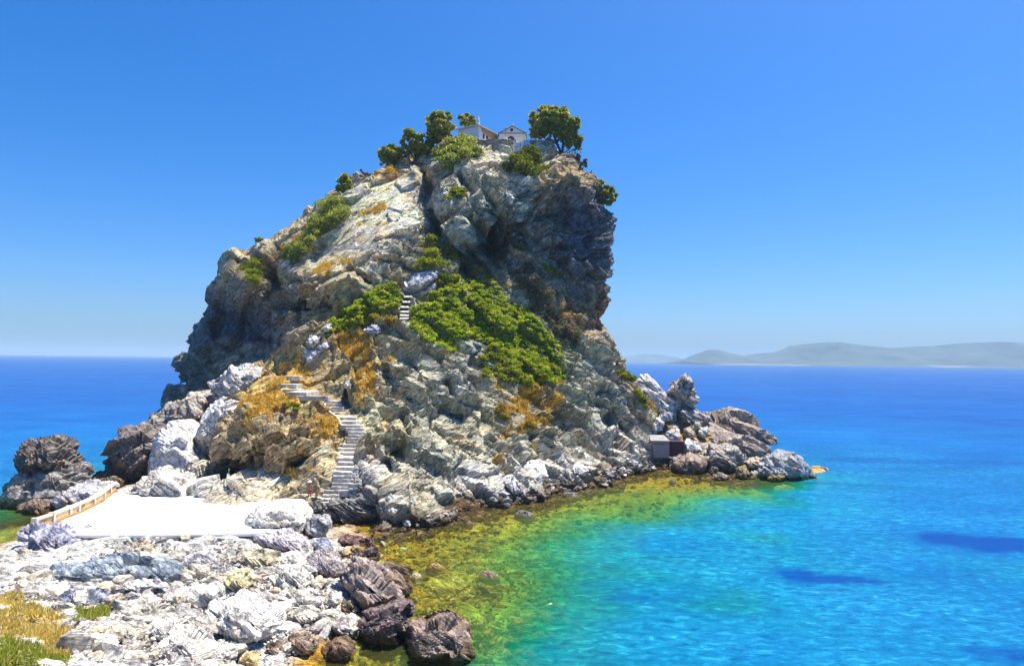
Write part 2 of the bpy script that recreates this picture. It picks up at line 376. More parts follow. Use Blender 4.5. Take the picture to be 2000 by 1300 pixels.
CT += [(600, 940, 65), (520, 955, 66.5), (580, 925, 68), (600, 905, 66.2), (560, 890, 66.5), (560, 925, 69.5), (500, 925, 71), (480, 895, 67.5), (440, 935, 75), (415, 905, 80), (400, 870, 84), (440, 880, 71),
       (500, 830, 72.5), (560, 820, 72.5), (612, 860, 68.5), (600, 800, 74.5), (470, 790, 78), (540, 740, 83.5), (600, 706, 87), (645, 690, 88), (650, 732, 83), (700, 700, 85.5), (720, 660, 88.5), (782, 640, 90.5),
       (480, 742, 88), (420, 795, 84), (570, 765, 80.8), (640, 782, 79.4), (560, 752, 82.5), (610, 776, 80.2),
       (740, 800, 76), (770, 720, 82.5), (800, 672, 87), (752, 880, 69), (742, 945, 64.2), (722, 962, 62.2), (700, 985, 63.5), (728, 1000, 63.2), (665, 985, 61.2), (650, 1010, 61.8), (690, 1030, 60), (765, 990, 61.5), (800, 960, 65.5), (850, 900, 70.5), (850, 800, 77.5), (850, 720, 85), (900, 690, 88),
       (950, 850, 77), (950, 930, 72), (905, 960, 67.5), (1000, 780, 86.5), (1000, 700, 92.5), (1050, 850, 84), (1050, 920, 79.5), (1100, 780, 92), (1100, 880, 86), (1150, 720, 100), (1150, 800, 95.5), (1180, 850, 94), (1150, 910, 87),
       (1200, 780, 100), (1232, 752, 104), (1250, 850, 97), (1250, 900, 92.3), (1290, 890, 95), (1210, 880, 92), (1215, 735, 107),
       (820, 630, 90.5), (860, 590, 93.5), (900, 620, 92.5), (950, 560, 98), (960, 640, 93.5), (1040, 640, 98), (1080, 700, 98), (1100, 742, 97), (900, 665, 91), (930, 690, 91),
       (1000, 520, 103), (1060, 560, 103.5), (1100, 600, 105), (1150, 622, 107.5), (1172, 650, 110.5), (1190, 700, 108), (1130, 682, 103), (1120, 590, 106), (1160, 600, 108),
       (680, 600, 92.5), (740, 570, 95), (640, 640, 91), (780, 600, 93), (690, 635, 90.5), (600, 660, 91), (560, 690, 93), (520, 715, 93), (600, 690, 88.6),
       (820, 500, 99.5), (850, 470, 102), (880, 430, 103), (862, 400, 104.5), (838, 392, 108.5), (832, 372, 109), (850, 440, 105), (845, 350, 108), (700, 450, 103), (760, 400, 106), (810, 440, 102.5), (800, 390, 107), (640, 500, 103), (700, 380, 110), (760, 335, 114), (810, 312, 116),
       (720, 520, 98), (770, 500, 98.5), (640, 560, 95.5), (600, 570, 96.5), (560, 590, 97.5), (545, 560, 101.5), (620, 590, 95.2), (600, 612, 99), (650, 605, 96), (560, 622, 99.5), (545, 525, 103), (575, 530, 101), (530, 545, 106.5), (520, 492, 107.5), (480, 502, 110), (440, 517, 113), (500, 530, 106.5), (520, 580, 105),
       (480, 556, 102), (505, 575, 99.5), (525, 610, 100.5), (500, 620, 105), (450, 570, 104.5), (450, 640, 109.5), (420, 700, 109), (500, 680, 105), (530, 640, 100), (560, 655, 97), (402, 602, 111), (372, 720, 110), (350, 775, 108), (430, 735, 104), (400, 760, 103), (480, 700, 103), (590, 640, 95), (620, 622, 95.5), (470, 715, 99),
       (950, 400, 101.5), (950, 345, 106), (900, 345, 107.5), (900, 400, 103), (900, 470, 103), (900, 450, 101.5), (960, 440, 103), (965, 475, 107.5), (905, 505, 106), (935, 525, 105), (980, 500, 106), (1000, 380, 103), (1000, 430, 104.5), (1022, 350, 105.5), (1058, 350, 104.5), (1080, 356, 102.5), (1120, 354, 104.5), (1145, 375, 107.5), (1085, 345, 105), (1110, 340, 108),
       (1060, 420, 108), (1100, 400, 108), (1110, 450, 109), (1045, 470, 107.5), (1075, 470, 107), (1095, 470, 107), (1120, 530, 107.5), (1105, 500, 107), (1130, 500, 109.5), (1130, 565, 110), (1170, 500, 113), (1172, 402, 112), (1152, 358, 109.5), (1180, 560, 114.5), (1025, 490, 105), (1060, 520, 105), (1085, 545, 106.5), (1030, 440, 106), (1020, 410, 105),
       (832, 325, 113), (880, 320, 110.5), (900, 300, 112.5), (950, 300, 114), (950, 325, 109.5), (990, 325, 110), (990, 300, 113.5), (1060, 315, 110.5), (1040, 330, 108), (1080, 295, 114), (900, 280, 117), (1000, 281, 117), (1060, 281, 116.5), (1112, 322, 112.5), (1130, 330, 115), (870, 285, 117), (1100, 300, 116)]
STEP = 5.0
gx = np.arange(275, 1350, STEP); gy = np.arange(262, 1100, STEP)
GX, GYY = np.meshgrid(gx, gy); q = np.stack([GX.ravel(), GYY.ravel()], 1)
sd, near = poly_sd(SIL, q)
use = sd > -STEP * 0.75
qq = np.where((sd < 0)[:, None], near, q)
CT = np.array(CT)
Yd = rbf(CT[:, :2], CT[:, 2], qq, eps=0.0)[:, 0]
rim = (qq[:, 1] < 900) & (qq[:, 0] < 1240)
Yd = Yd + np.where(rim & use, 5.0 * np.clip(1 - np.maximum(sd, 0) / 26, 0, 1) ** 2, 0)
Vf = P(qq[:, 0], qq[:, 1], Yd)
Vb = Vf.copy(); Vb[:, 1] += 24; Vb[:, 2] = np.where(Vb[:, 2] > 3, Vb[:, 2], Vb[:, 2])
idx = -np.ones(len(q), int); ids = np.nonzero(use)[0]; idx[ids] = np.arange(len(ids)); nF = len(ids)
W = len(gx); H = len(gy)
I = idx.reshape(H, W); a, b, c, d = I[:-1, :-1], I[:-1, 1:], I[1:, 1:], I[1:, :-1]
ok = (a >= 0) & (b >= 0) & (c >= 0) & (d >= 0)
quads = np.stack([a[ok], d[ok], c[ok], b[ok]], 1)
edges = {}
for qd in quads:
    for k in range(4):
        e = (qd[k], qd[(k + 1) % 4])
        if (e[1], e[0]) in edges: del edges[(e[1], e[0])]
        else: edges[e] = 1
side = np.array([(e[1], e[0], e[0] + nF, e[1] + nF) for e in edges])
base_me = np_mesh('base', np.vstack([Vf[ids], Vb[ids]]), np.vstack([quads, quads[:, ::-1] + nF, side]), None, nper=4)
base_o = bpy.data.objects.new('base', base_me); col.objects.link(base_o)
rm = base_o.modifiers.new('r', 'REMESH'); rm.mode = 'VOXEL'; rm.voxel_size = 0.21
dg = bpy.context.evaluated_depsgraph_get()
em = base_o.evaluated_get(dg).to_mesh()
nv = len(em.vertices); V = np.empty(nv * 3, np.float32); em.vertices.foreach_get('co', V); V = V.reshape(-1, 3).astype(float)
NR = np.empty(nv * 3, np.float32); em.vertices.foreach_get('normal', NR); NR = NR.reshape(-1, 3).astype(float)
nl = len(em.polygons); FQ = np.empty(nl * 4, np.int32); em.loops.foreach_get('vertex_index', FQ); FQ = FQ.reshape(-1, 4)
base_o.evaluated_get(dg).to_mesh_clear(); bpy.data.objects.remove(base_o)
# smooth the staircase of the voxels
def lap(X, FQ, it):
    n = len(X); e = np.vstack([FQ[:, [0, 1]], FQ[:, [1, 2]], FQ[:, [2, 3]], FQ[:, [3, 0]]])
    cnt = np.bincount(e[:, 0], minlength=n) + np.bincount(e[:, 1], minlength=n)
    for _ in range(it):
        Y = np.empty_like(X)
        for k in range(3): Y[:, k] = np.bincount(e[:, 0], X[e[:, 1], k], n) + np.bincount(e[:, 1], X[e[:, 0], k], n)
        X = 0.4 * X + 0.6 * Y / np.maximum(cnt, 1)[:, None]
    return X
V = lap(V, FQ, 4); NR = lap(NR, FQ, 6); NR /= np.linalg.norm(NR, axis=1)[:, None] + 1e-9
print('headland verts', nv)
# drop the unseen rear skirt (keeps the tops and the first metres behind the ridge)
qx, qy = proj(V); Q2 = np.stack([qx, qy], 1)
def blob(cx, cy, rx, ry, ang=0.0):
    a_ = math.radians(ang); dx, dy = qx - cx, qy - cy
    u = dx * math.cos(a_) + dy * math.sin(a_); v = -dx * math.sin(a_) + dy * math.cos(a_)
    return np.exp(-((u / rx) ** 2 + (v / ry) ** 2))
slab = np.clip(1.25 * blob(740, 415, 125, 68, -38) + blob(640, 500, 70, 30, -35) + 0.8 * blob(960, 310, 60, 22), 0, 1)      # smoother slab faces
wall = np.clip(blob(1120, 450, 60, 110) + blob(455, 640, 60, 80), 0, 1)       # sheer faces
veg = np.clip(blob(960, 620, 130, 70, 25) + blob(710, 600, 70, 30, -25) + blob(1050, 700, 60, 50), 0, 1)
stair = np.zeros(nv)
for pa, pb, py, z, Y in STEPS: stair = np.maximum(stair, np.exp(-(((qx - (pa + pb) / 2) / 26) ** 2 + ((qy - py) / 12) ** 2)))
for py, pa, pb in _up: stair = np.maximum(stair, np.exp(-(((qx - (pa + pb) / 2) / 26) ** 2 + ((qy - py) / 10) ** 2)))
for py, pa, pb in USTEPS: stair = np.maximum(stair, np.exp(-(((qx - (pa + pb) / 2) / 20) ** 2 + ((qy - py) / 12) ** 2)))
rough = np.clip(1.0 - 0.80 * slab - 0.12 * wall - 0.4 * veg, 0.15, 1) * (1 - 0.93 * stair)
broken = .30 + 1.0 * smooth(-.35, .35, fbm(V / 11.0, 3, 56))            # some faces clean, some shattered
rough *= 1 - 0.85 * np.exp(-(((qy - 277) / 5) ** 2)) * ((qx > 880) & (qx < 1090))
def along(pl, w):                      # gaussian falloff around a surveyed line on the rock
    d = np.full(nv, 1e9); pl = np.array(pl, float)
    for a_, b_ in zip(pl[:-1], pl[1:]):
        e = b_ - a_; t = np.clip(((Q2 - a_) @ e) / max(e @ e, 1e-9), 0, 1); d = np.minimum(d, np.linalg.norm(Q2 - a_ - t[:, None] * e, axis=1))
    return np.exp(-(d / w) ** 2)
CUT = [([(828, 340), (834, 390), (850, 440), (858, 470)], 9, 3.2), ([(925, 430), (958, 470), (966, 512)], 15, 3.6), ([(880, 498), (905, 520), (915, 545)], 12, 3.0), ([(556, 598), (600, 606), (650, 602)], 8, 2.8), ([(520, 532), (536, 560), (544, 590)], 13, 3.0),
       ([(395, 870), (430, 905), (445, 940)], 17, 4.0), ([(478, 926), (560, 932), (604, 912)], 8, 3.0), ([(866, 762), (876, 778)], 9, 2.2), ([(795, 720), (812, 745)], 9, 1.8), ([(865, 795), (900, 812)], 8, 1.8), ([(742, 925), (752, 960)], 9, 2.2), ([(770, 890), (792, 925)], 10, 2.0), ([(1062, 362), (1042, 402), (1012, 440), (1028, 480)], 8, 2.0),
       ([(900, 350), (925, 375)], 7, 1.6), ([(955, 385), (980, 430), (985, 470)], 8, 2.0), ([(570, 640), (540, 668), (500, 700)], 9, 2.5), ([(1190, 820), (1215, 850), (1205, 880)], 14, 2.6), ([(1150, 800), (1185, 830)], 9, 1.6), ([(560, 840), (600, 812)], 6, 1.6), ([(470, 870), (540, 830)], 7, 2.0), ([(690, 540), (720, 560)], 6, 1.2), ([(630, 480), (610, 505)], 8, 1.6), ([(1120, 590), (1160, 615)], 7, 1.5), ([(1130, 635), (1172, 640)], 8, 2.0), ([(660, 975), (728, 972), (730, 1005)], 12, 1.6), ([(960, 850), (990, 880)], 9, 1.4), ([(780, 800), (800, 830)], 8, 1.4), ([(915, 740), (935, 765)], 8, 1.4), ([(830, 855), (860, 880)], 9, 1.4), ([(740, 700), (770, 760)], 8, 1.2), ([(1040, 905), (1090, 905)], 6, 1.0)]
RIB = [([(1085, 465), (1110, 482), (1132, 545)], 7, 2.2), ([(445, 858), (500, 812), (545, 775)], 9, 1.3), ([(500, 890), (560, 850), (600, 835)], 9, 1.3), ([(430, 800), (470, 775)], 8, 1.0), ([(560, 560), (640, 570), (700, 555)], 10, 1.2), ([(690, 345), (780, 330), (820, 345)], 9, 1.0), ([(860, 360), (880, 420), (890, 455)], 12, 1.2), ([(930, 345), (960, 350), (990, 345)], 8, 1.0), ([(1085, 330), (1140, 370), (1165, 420)], 9, 1.2), ([(430, 515), (470, 510), (505, 520)], 7, 1.0), ([(760, 690), (800, 690), (850, 700)], 8, .9), ([(700, 760), (750, 720)], 8, .9), ([(830, 740), (850, 760)], 8, 1.2), ([(930, 700), (960, 760)], 8, .8), ([(1170, 650), (1195, 690)], 9, .9)]
push = np.zeros(nv)
for pl, w, d in CUT: push += d * along(pl, w)
for pl, w, d in RIB: push -= d * along(pl, w)
push = push * (NR[:, 1] < .3) * (1 - stair) * np.clip(1 + .9 * fbm(V / 3.0, 3, 58), .1, 2)
wv = np.stack([fbm(V / 7.0, 2, 40 + k) for k in range(3)], 1)
VW = V + wv * 0.9
def ridged(p, s): return 1 - 2 * np.abs(vnoise(p, s))
left = smooth(780, 640, qx)                        # bedding rises to the right on the left half, falls on the right half
upper = smooth(560, 480, qy)
lw = np.clip(left + 0.55 * upper, 0, 1)
BA, BB = (-0.58, 0.22, 0.78), (0.50, 0.15, 0.84)
def two(period, s, wp):
    return lw * strata(V, BA, period, s, wp)[0] + (1 - lw) * strata(V, BB, period, s + 6, wp)[0]
s0 = two(5.5, 31, .22); s1 = two(1.9, 41, .12); s2 = two(.62, 51, .10)
beds = blob(530, 845, 130, 75, -30)
FA, FB = frame(BA), frame(BB)
pick = (lw + .35 * fbm(V / 9.0, 2, 57) > .5)[:, None]
BQ = np.where(pick, VW @ FA, VW @ FB)
L1, e1 = slabs(BQ, (10, 7, 3.0), 3, .35); L2, e2 = slabs(BQ, (4.2, 3.0, 1.15), 113, .35); L3, e3 = slabs(BQ, (1.9, 1.4, .5), 223, .3)
j1 = strata(VW, (0.75, 0.5, -0.35), 6.0, 61, .25)[0]
crag = smooth(600, 700, qy)                                             # broken lower slope
disp = rough * ((1.25 - .6 * beds) * L1 + broken * (.55 + .25 * crag) * L2 + broken * (.22 + .2 * crag) * L3 + (.65 + .6 * beds) * s0 + (.34 + .75 * beds) * s1 + (.12 * broken + .22 * beds) * s2 + (.8 - .6 * beds) * j1 + .05 * fbm(V / 0.6, 3, 70)) + 0.8 * fbm(V / 13.0, 3, 60) * (1 - stair) * (1 - 0.7 * slab)
disp -= rough * (.5 * smooth(.05, 0, e1) + .22 * smooth(.07, 0, e2))
lowz = smooth(0.6, -0.8, V[:, 2]); disp *= 1 - 0.5 * lowz
disp *= 1 - .96 * smooth(50.8, 52.0, V[:, 2]) * (qx > 870)
V2 = V + NR * disp[:, None]; V2[:, 1] += push
# ---- rock colour, with cliff and cave shade painted in, by survey of the photograph, dry-grass cover as a mask
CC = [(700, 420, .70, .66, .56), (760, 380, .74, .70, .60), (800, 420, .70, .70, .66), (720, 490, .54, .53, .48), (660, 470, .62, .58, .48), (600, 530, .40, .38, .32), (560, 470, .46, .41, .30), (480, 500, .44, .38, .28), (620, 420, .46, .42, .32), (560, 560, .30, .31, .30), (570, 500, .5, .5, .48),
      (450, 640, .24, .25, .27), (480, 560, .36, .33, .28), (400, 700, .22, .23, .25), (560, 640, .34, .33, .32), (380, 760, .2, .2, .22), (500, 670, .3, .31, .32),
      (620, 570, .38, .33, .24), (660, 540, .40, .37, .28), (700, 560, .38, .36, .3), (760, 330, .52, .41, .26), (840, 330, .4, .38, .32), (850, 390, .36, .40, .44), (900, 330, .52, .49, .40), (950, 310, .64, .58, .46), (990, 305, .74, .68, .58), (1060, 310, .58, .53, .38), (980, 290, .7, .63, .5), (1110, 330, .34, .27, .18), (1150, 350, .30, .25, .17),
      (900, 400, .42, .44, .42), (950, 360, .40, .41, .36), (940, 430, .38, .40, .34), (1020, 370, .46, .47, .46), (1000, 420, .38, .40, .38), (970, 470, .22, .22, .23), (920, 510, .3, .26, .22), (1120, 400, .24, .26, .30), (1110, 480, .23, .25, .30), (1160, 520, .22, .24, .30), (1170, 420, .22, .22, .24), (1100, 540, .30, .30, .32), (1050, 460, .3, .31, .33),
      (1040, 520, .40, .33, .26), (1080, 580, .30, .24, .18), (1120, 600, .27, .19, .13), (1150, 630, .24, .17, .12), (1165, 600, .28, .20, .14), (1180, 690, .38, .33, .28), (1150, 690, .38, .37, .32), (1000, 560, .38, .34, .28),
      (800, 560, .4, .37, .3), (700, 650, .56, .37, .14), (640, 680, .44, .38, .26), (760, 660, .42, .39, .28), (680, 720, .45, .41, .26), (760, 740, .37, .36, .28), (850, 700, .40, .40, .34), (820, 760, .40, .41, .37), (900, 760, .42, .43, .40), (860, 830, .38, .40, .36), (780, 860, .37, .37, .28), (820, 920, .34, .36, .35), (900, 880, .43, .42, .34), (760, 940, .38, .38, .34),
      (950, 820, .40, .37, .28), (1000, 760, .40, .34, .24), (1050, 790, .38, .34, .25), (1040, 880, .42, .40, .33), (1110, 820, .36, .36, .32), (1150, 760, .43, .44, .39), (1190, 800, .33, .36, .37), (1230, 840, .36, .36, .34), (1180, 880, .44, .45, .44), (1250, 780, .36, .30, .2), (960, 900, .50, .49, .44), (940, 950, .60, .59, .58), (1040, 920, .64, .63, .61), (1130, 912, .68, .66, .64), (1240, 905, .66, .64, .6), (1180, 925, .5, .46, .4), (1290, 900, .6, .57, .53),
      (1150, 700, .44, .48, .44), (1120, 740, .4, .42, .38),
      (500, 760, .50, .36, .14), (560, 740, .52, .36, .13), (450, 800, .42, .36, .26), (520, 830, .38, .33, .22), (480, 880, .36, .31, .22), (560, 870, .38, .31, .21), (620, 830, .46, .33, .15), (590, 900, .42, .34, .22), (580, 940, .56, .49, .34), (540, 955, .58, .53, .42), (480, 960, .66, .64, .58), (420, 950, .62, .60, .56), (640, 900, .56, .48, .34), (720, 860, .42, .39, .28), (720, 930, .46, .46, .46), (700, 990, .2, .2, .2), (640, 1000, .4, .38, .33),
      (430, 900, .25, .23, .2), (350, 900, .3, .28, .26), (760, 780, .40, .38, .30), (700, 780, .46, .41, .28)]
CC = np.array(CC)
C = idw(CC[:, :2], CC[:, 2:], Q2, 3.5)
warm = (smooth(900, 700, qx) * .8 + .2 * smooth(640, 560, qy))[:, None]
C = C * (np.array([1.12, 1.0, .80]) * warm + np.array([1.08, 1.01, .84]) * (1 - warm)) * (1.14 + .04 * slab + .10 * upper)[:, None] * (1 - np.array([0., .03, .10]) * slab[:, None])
shade_paint = np.clip(1.2 * blob(1120, 455, 62, 115) + 1.2 * blob(455, 650, 70, 90) + .9 * blob(965, 470, 40, 45) + .8 * blob(835, 390, 14, 60) + .6 * blob(590, 605, 60, 16), 0, 1)[:, None] * smooth(.55, .0, NR[:, 2])[:, None]
C = C * (1 - shade_paint) + shade_paint * np.array([.085, .105, .15]) * (1 + .5 * fbm(V / np.array([2, 2, 5.]), 3, 82)[:, None])  # shade of the sheer faces and clefts painted in as dark blue
shore = smooth(1.7, 0.5, V2[:, 2] + 0.6 * fbm(V / 2.2, 3, 80)) * (qx > 600)
C = C * (1 - shore[:, None]) + shore[:, None] * np.array([.13, .085, .045]) * (1 + .5 * vnoise(V / 1.5, 83)[:, None])
patch = smooth(0.05, 0.4, fbm(V / np.array([2.5, 2.5, 1.4]), 4, 85))[:, None] * (1 - shore[:, None])
C = C * (1 - 0.5 * patch) + 0.5 * patch * np.clip(C * 1.5 + 0.04, 0, .72)
DRY = np.clip(1.1 * blob(530, 762, 80, 20, -33) + .6 * blob(520, 815, 60, 16, -35) + .5 * blob(600, 940, 40, 14, -30) + 0.9 * blob(700, 656, 48, 13, -14) + 0.9 * blob(632, 838, 26, 34, 25) + 0.6 * blob(560, 796, 26, 18, -30) + 0.7 * blob(650, 530, 50, 26, -20) + 0.6 * blob(565, 625, 30, 7) + 0.6 * blob(700, 686, 40, 10, -15)
              + .6 * blob(1055, 822, 40, 14) + .55 * blob(985, 805, 22, 12) + .5 * blob(1040, 770, 60, 30) + .6 * blob(1275, 800, 16, 40, -20) + .5 * blob(760, 340, 40, 16, -30) + .28 * blob(740, 410, 60, 30, -30) + .6 * blob(1110, 612, 30, 14) + .5 * blob(930, 525, 16, 22) + .45 * blob(1000, 850, 40, 60, 25) + .4 * blob(720, 800, 30, 60) + .5 * blob(600, 470, 80, 25, -35) + .4 * blob(480, 505, 40, 12) + .4 * blob(720, 730, 60, 40), 0, 1)
upf = smooth(0.0, 0.4, NR[:, 2])
dn = fbm(V @ np.array([[1, 0, .5], [0, 1, 0], [-.6, 0, 1.2]]) / 2.0, 4, 90)
DM = np.clip(smooth(0.36, 0.62, DRY + 0.42 * dn) * upf, 0, 1) * (1 - stair)
gcol = np.stack([.76 + .12 * dn, .43 + .09 * dn, .07 + 0 * dn], 1)
C = C * (1 - DM[:, None]) + gcol * DM[:, None]
GR = np.clip(.9 * blob(960, 630, 130, 70, 25) + .9 * blob(710, 600, 75, 30, -25) + .7 * blob(1050, 700, 60, 50) + .5 * blob(1225, 735, 30, 8, 30) + .5 * blob(880, 378, 24, 14) + .5 * blob(1095, 525, 30, 16, 40) + .5 * blob(840, 500, 40, 30), 0, 1)
C = C * (1 - .7 * GR[:, None]) + .7 * GR[:, None] * np.array([.20, .23, .04])
MASS_TRI = np.vstack([FQ[:, [0, 1, 2]], FQ[:, [0, 2, 3]]])
seen = ~((V[FQ[:, 0], 1] > 135) & (NR[FQ[:, 0], 1] > 0.3))
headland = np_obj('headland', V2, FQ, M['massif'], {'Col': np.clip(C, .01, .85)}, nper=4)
tag(headland, 'tall craggy grey and beige rock headland rising from the sea', None, kind='structure')
# ---- nearest-surface map for putting things on the headland
CELL = 3.0
qx2, qy2 = proj(V2)
YM = np.full((440, 680), 1e9)
ii = np.clip((qy2 / CELL).astype(int), 0, 439); jj = np.clip((qx2 / CELL).astype(int), 0, 679)
np.minimum.at(YM, (ii, jj), V2[:, 1])
for _ in range(2):
    Z = YM.copy()
    for dy_ in (-1, 0, 1):
        for dx_ in (-1, 0, 1):
            Z = np.minimum(Z, np.roll(np.roll(YM, dy_, 0), dx_, 1)) if False else np.where(Z > 1e8, np.roll(np.roll(YM, dy_, 0), dx_, 1), Z)
    YM = Z
def surfY(px, py, default=105.0):
    y = YM[int(np.clip(py / CELL, 0, 439)), int(np.clip(px / CELL, 0, 679))]
    return float(y) if y < 1e8 else default
def surfYv(px, py):
    return YM[np.clip(py / CELL, 0, 439).astype(int), np.clip(px / CELL, 0, 679).astype(int)]
# ------------------------------------------------------------------ ground of the beach and the sea bed
GC = []
for px, py, z in [(0, 1000, -.8), (40, 1030, -.3), (30, 1058, .2), (0, 1085, .3), (60, 1060, .7), (100, 1050, 1.0), (200, 1050, 1.2), (330, 1050, 1.2), (470, 1052, 1.2), (560, 1065, .7), (610, 1070, .5), (660, 1062, .3), (735, 1075, -.1), (742, 1100, -.15), (812, 1165, -.3), (790, 1200, -.3), (700, 1245, -.15), (640, 1292, -.15), (600, 1330, -.2),
                  (300, 1150, 1.2), (150, 1120, 1.2), (500, 1150, 1.0), (600, 1150, .7), (680, 1140, .4), (650, 1200, .3), (450, 1250, 1.1), (200, 1200, 1.8), (100, 1250, 2.7), (40, 1170, 2.0), (0, 1200, 2.6), (0, 1300, 4.6), (100, 1300, 3.8), (150, 1300, 3.2), (550, 1290, .5), (300, 1300, 1.7), (-200, 1300, 5), (-100, 1150, 2.2), (-150, 1050, -.5), (420, 1340, 1.3),
                  (220, 960, .6), (350, 965, .9), (500, 965, .9), (250, 945, .1), (190, 955, -.3), (90, 1000, -.5)]:
    p = PZ(px, py, z); GC.append((p[0], p[1], z))
SEA = [(800, 1120, .45), (860, 1080, .5), (900, 1150, .9), (860, 1200, .7), (950, 1050, .9), (960, 1250, 1.5), (1000, 1100, 1.4), (1020, 1180, 1.8), (1060, 1030, 1.2), (1080, 1280, 2.6), (1120, 1100, 2.4), (1130, 1200, 2.9), (1150, 1000, 1.3), (1200, 1050, 2.6), (1220, 980, 1.3), (1250, 940, .5), (1300, 960, .9), (1350, 1000, 2.6), (1380, 950, .7), (1450, 960, 1.6), (1480, 945, .8),
       (1300, 1150, 4), (1400, 1060, 4.2), (1500, 1000, 4), (1600, 960, 4.5), (1540, 950, 1.6), (1600, 1200, 4.2), (1400, 1290, 4), (1800, 1280, 4.2), (1900, 1150, 4.8), (1980, 1290, 4.6), (1800, 1000, 6.5), (1950, 1000, 7.5), (1650, 900, 7), (1900, 900, 11), (1600, 850, 12), (1800, 830, 15), (1500, 800, 19), (1980, 800, 21), (2300, 900, 14), (2300, 1200, 6),
       (10, 1045, 1.2), (40, 1015, .9), (0, 985, 2.5), (140, 930, 4), (100, 850, 12), (220, 800, 17), (20, 780, 20), (-200, 1000, 8), (-300, 850, 18), (160, 970, 1.5)]
for px, py, d in SEA:
    p = PZ(px, py, 0.0); GC.append((p[0], p[1], -d))
for px, py in [(850, 1010), (1000, 975), (1150, 935), (1280, 905), (600, 1000), (450, 940)]:
    p = PZ(px, py, 0.0); GC.append((p[0], p[1], -.3))
GC += [(-20, 90, -2), (10, 100, -2), (-40, 100, -3), (-20, 130, -6), (40, 130, -12), (60, 105, -7), (-60, 150, -22), (0, 230, -28), (140, 200, -28), (-140, 220, -28), (-120, 80, -18), (150, 60, -7), (60, 25, -4.6), (20, 22, -3), (-10, 14, -1.0), (-45, 20, 6), (-60, 40, 1), (200, 120, -20)]
GC = np.array(GC)
def ground(x, y):
    q_ = np.stack([np.ravel(x), np.ravel(y)], 1).astype(float)
    z = rbf(GC[:, :2], GC[:, 2], q_, eps=0.0)[:, 0]
    far = smooth(180, 320, np.hypot(q_[:, 0], q_[:, 1]))
    return np.where(far > 0, z * (1 - far) - 28 * far, z)
def lines(a0, a1, fine, lo, hi, grow=1.16):
    L_ = list(np.arange(a0, a1 + 1e-6, fine)); s = fine; v = a1
    while v < hi: s *= grow; v += s; L_.append(min(v, hi))
    s = fine; v = a0; pre = []
    while v > lo: s *= grow; v -= s; pre.append(max(v, lo))
    return np.array(pre[::-1] + L_)
def grid_faces(nx, ny):
    k = np.arange(nx * ny).reshape(ny, nx)
    return np.stack([k[:-1, :-1].ravel(), k[:-1, 1:].ravel(), k[1:, 1:].ravel(), k[1:, :-1].ravel()], 1)
lx = lines(-44, 4, .24, -130, 170); ly = lines(22, 66, .24, 8, 240)
XX, YY = np.meshgrid(lx, ly); z0 = ground(XX, YY); PG = np.stack([XX.ravel(), YY.ravel(), z0], 1)
wet = smooth(0.45, -0.05, z0 + .15 * fbm(PG / 2, 2, 5)); landm = smooth(-.2, .5, z0)
PG[:, 2] = np.maximum(z0, -7.5) + (0.10 + .16 * landm) * fbm(PG / 1.3, 4, 8) + (0.12 + .1 * landm) * facets(PG / np.array([1.1, 1.1, 9]), 9, .5)[0]
sandc = np.array([.66, .63, .57]); wetc = np.array([.40, .21, .03]); deepc = np.array([.26, .42, .10])
ns = fbm(PG / 3, 3, 12)[:, None]
gc = sandc * (1 + .12 * ns)
shal = smooth(-.05, -1.5, z0)[:, None]
wc = wetc * (1 - shal) + deepc * shal
gc = gc * (1 - wet[:, None]) + wet[:, None] * wc * (1 + .55 * fbm(PG / .9, 3, 14)[:, None])
pxg, pyg = proj(PG)
gr = smooth(.45, .75, np.exp(-(((pxg - 10) / 120) ** 2 + ((pyg - 1305) / 62) ** 2)) * 1.15 + .25 * fbm(PG / 1.0, 3, 15)) * (PG[:, 1] < 50)
gr2 = smooth(.5, .75, 1.1 * np.exp(-(((pxg - 30) / 80) ** 2 + ((pyg - 1205) / 45) ** 2)) + np.exp(-(((pxg - 110) / 45) ** 2 + ((pyg - 1260) / 40) ** 2)) + .35 * fbm(PG / .8, 3, 16)) * (PG[:, 1] < 50)
gc = gc * (1 - gr2[:, None]) + gr2[:, None] * np.array([.62, .46, .16]); gc = gc * (1 - gr[:, None]) + gr[:, None] * np.array([.22, .24, .05])
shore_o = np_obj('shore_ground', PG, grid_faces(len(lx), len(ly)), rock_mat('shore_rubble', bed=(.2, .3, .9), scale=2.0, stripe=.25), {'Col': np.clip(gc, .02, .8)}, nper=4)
tag(shore_o, 'pale rubble beach sloping down under clear shallow water', kind='structure')

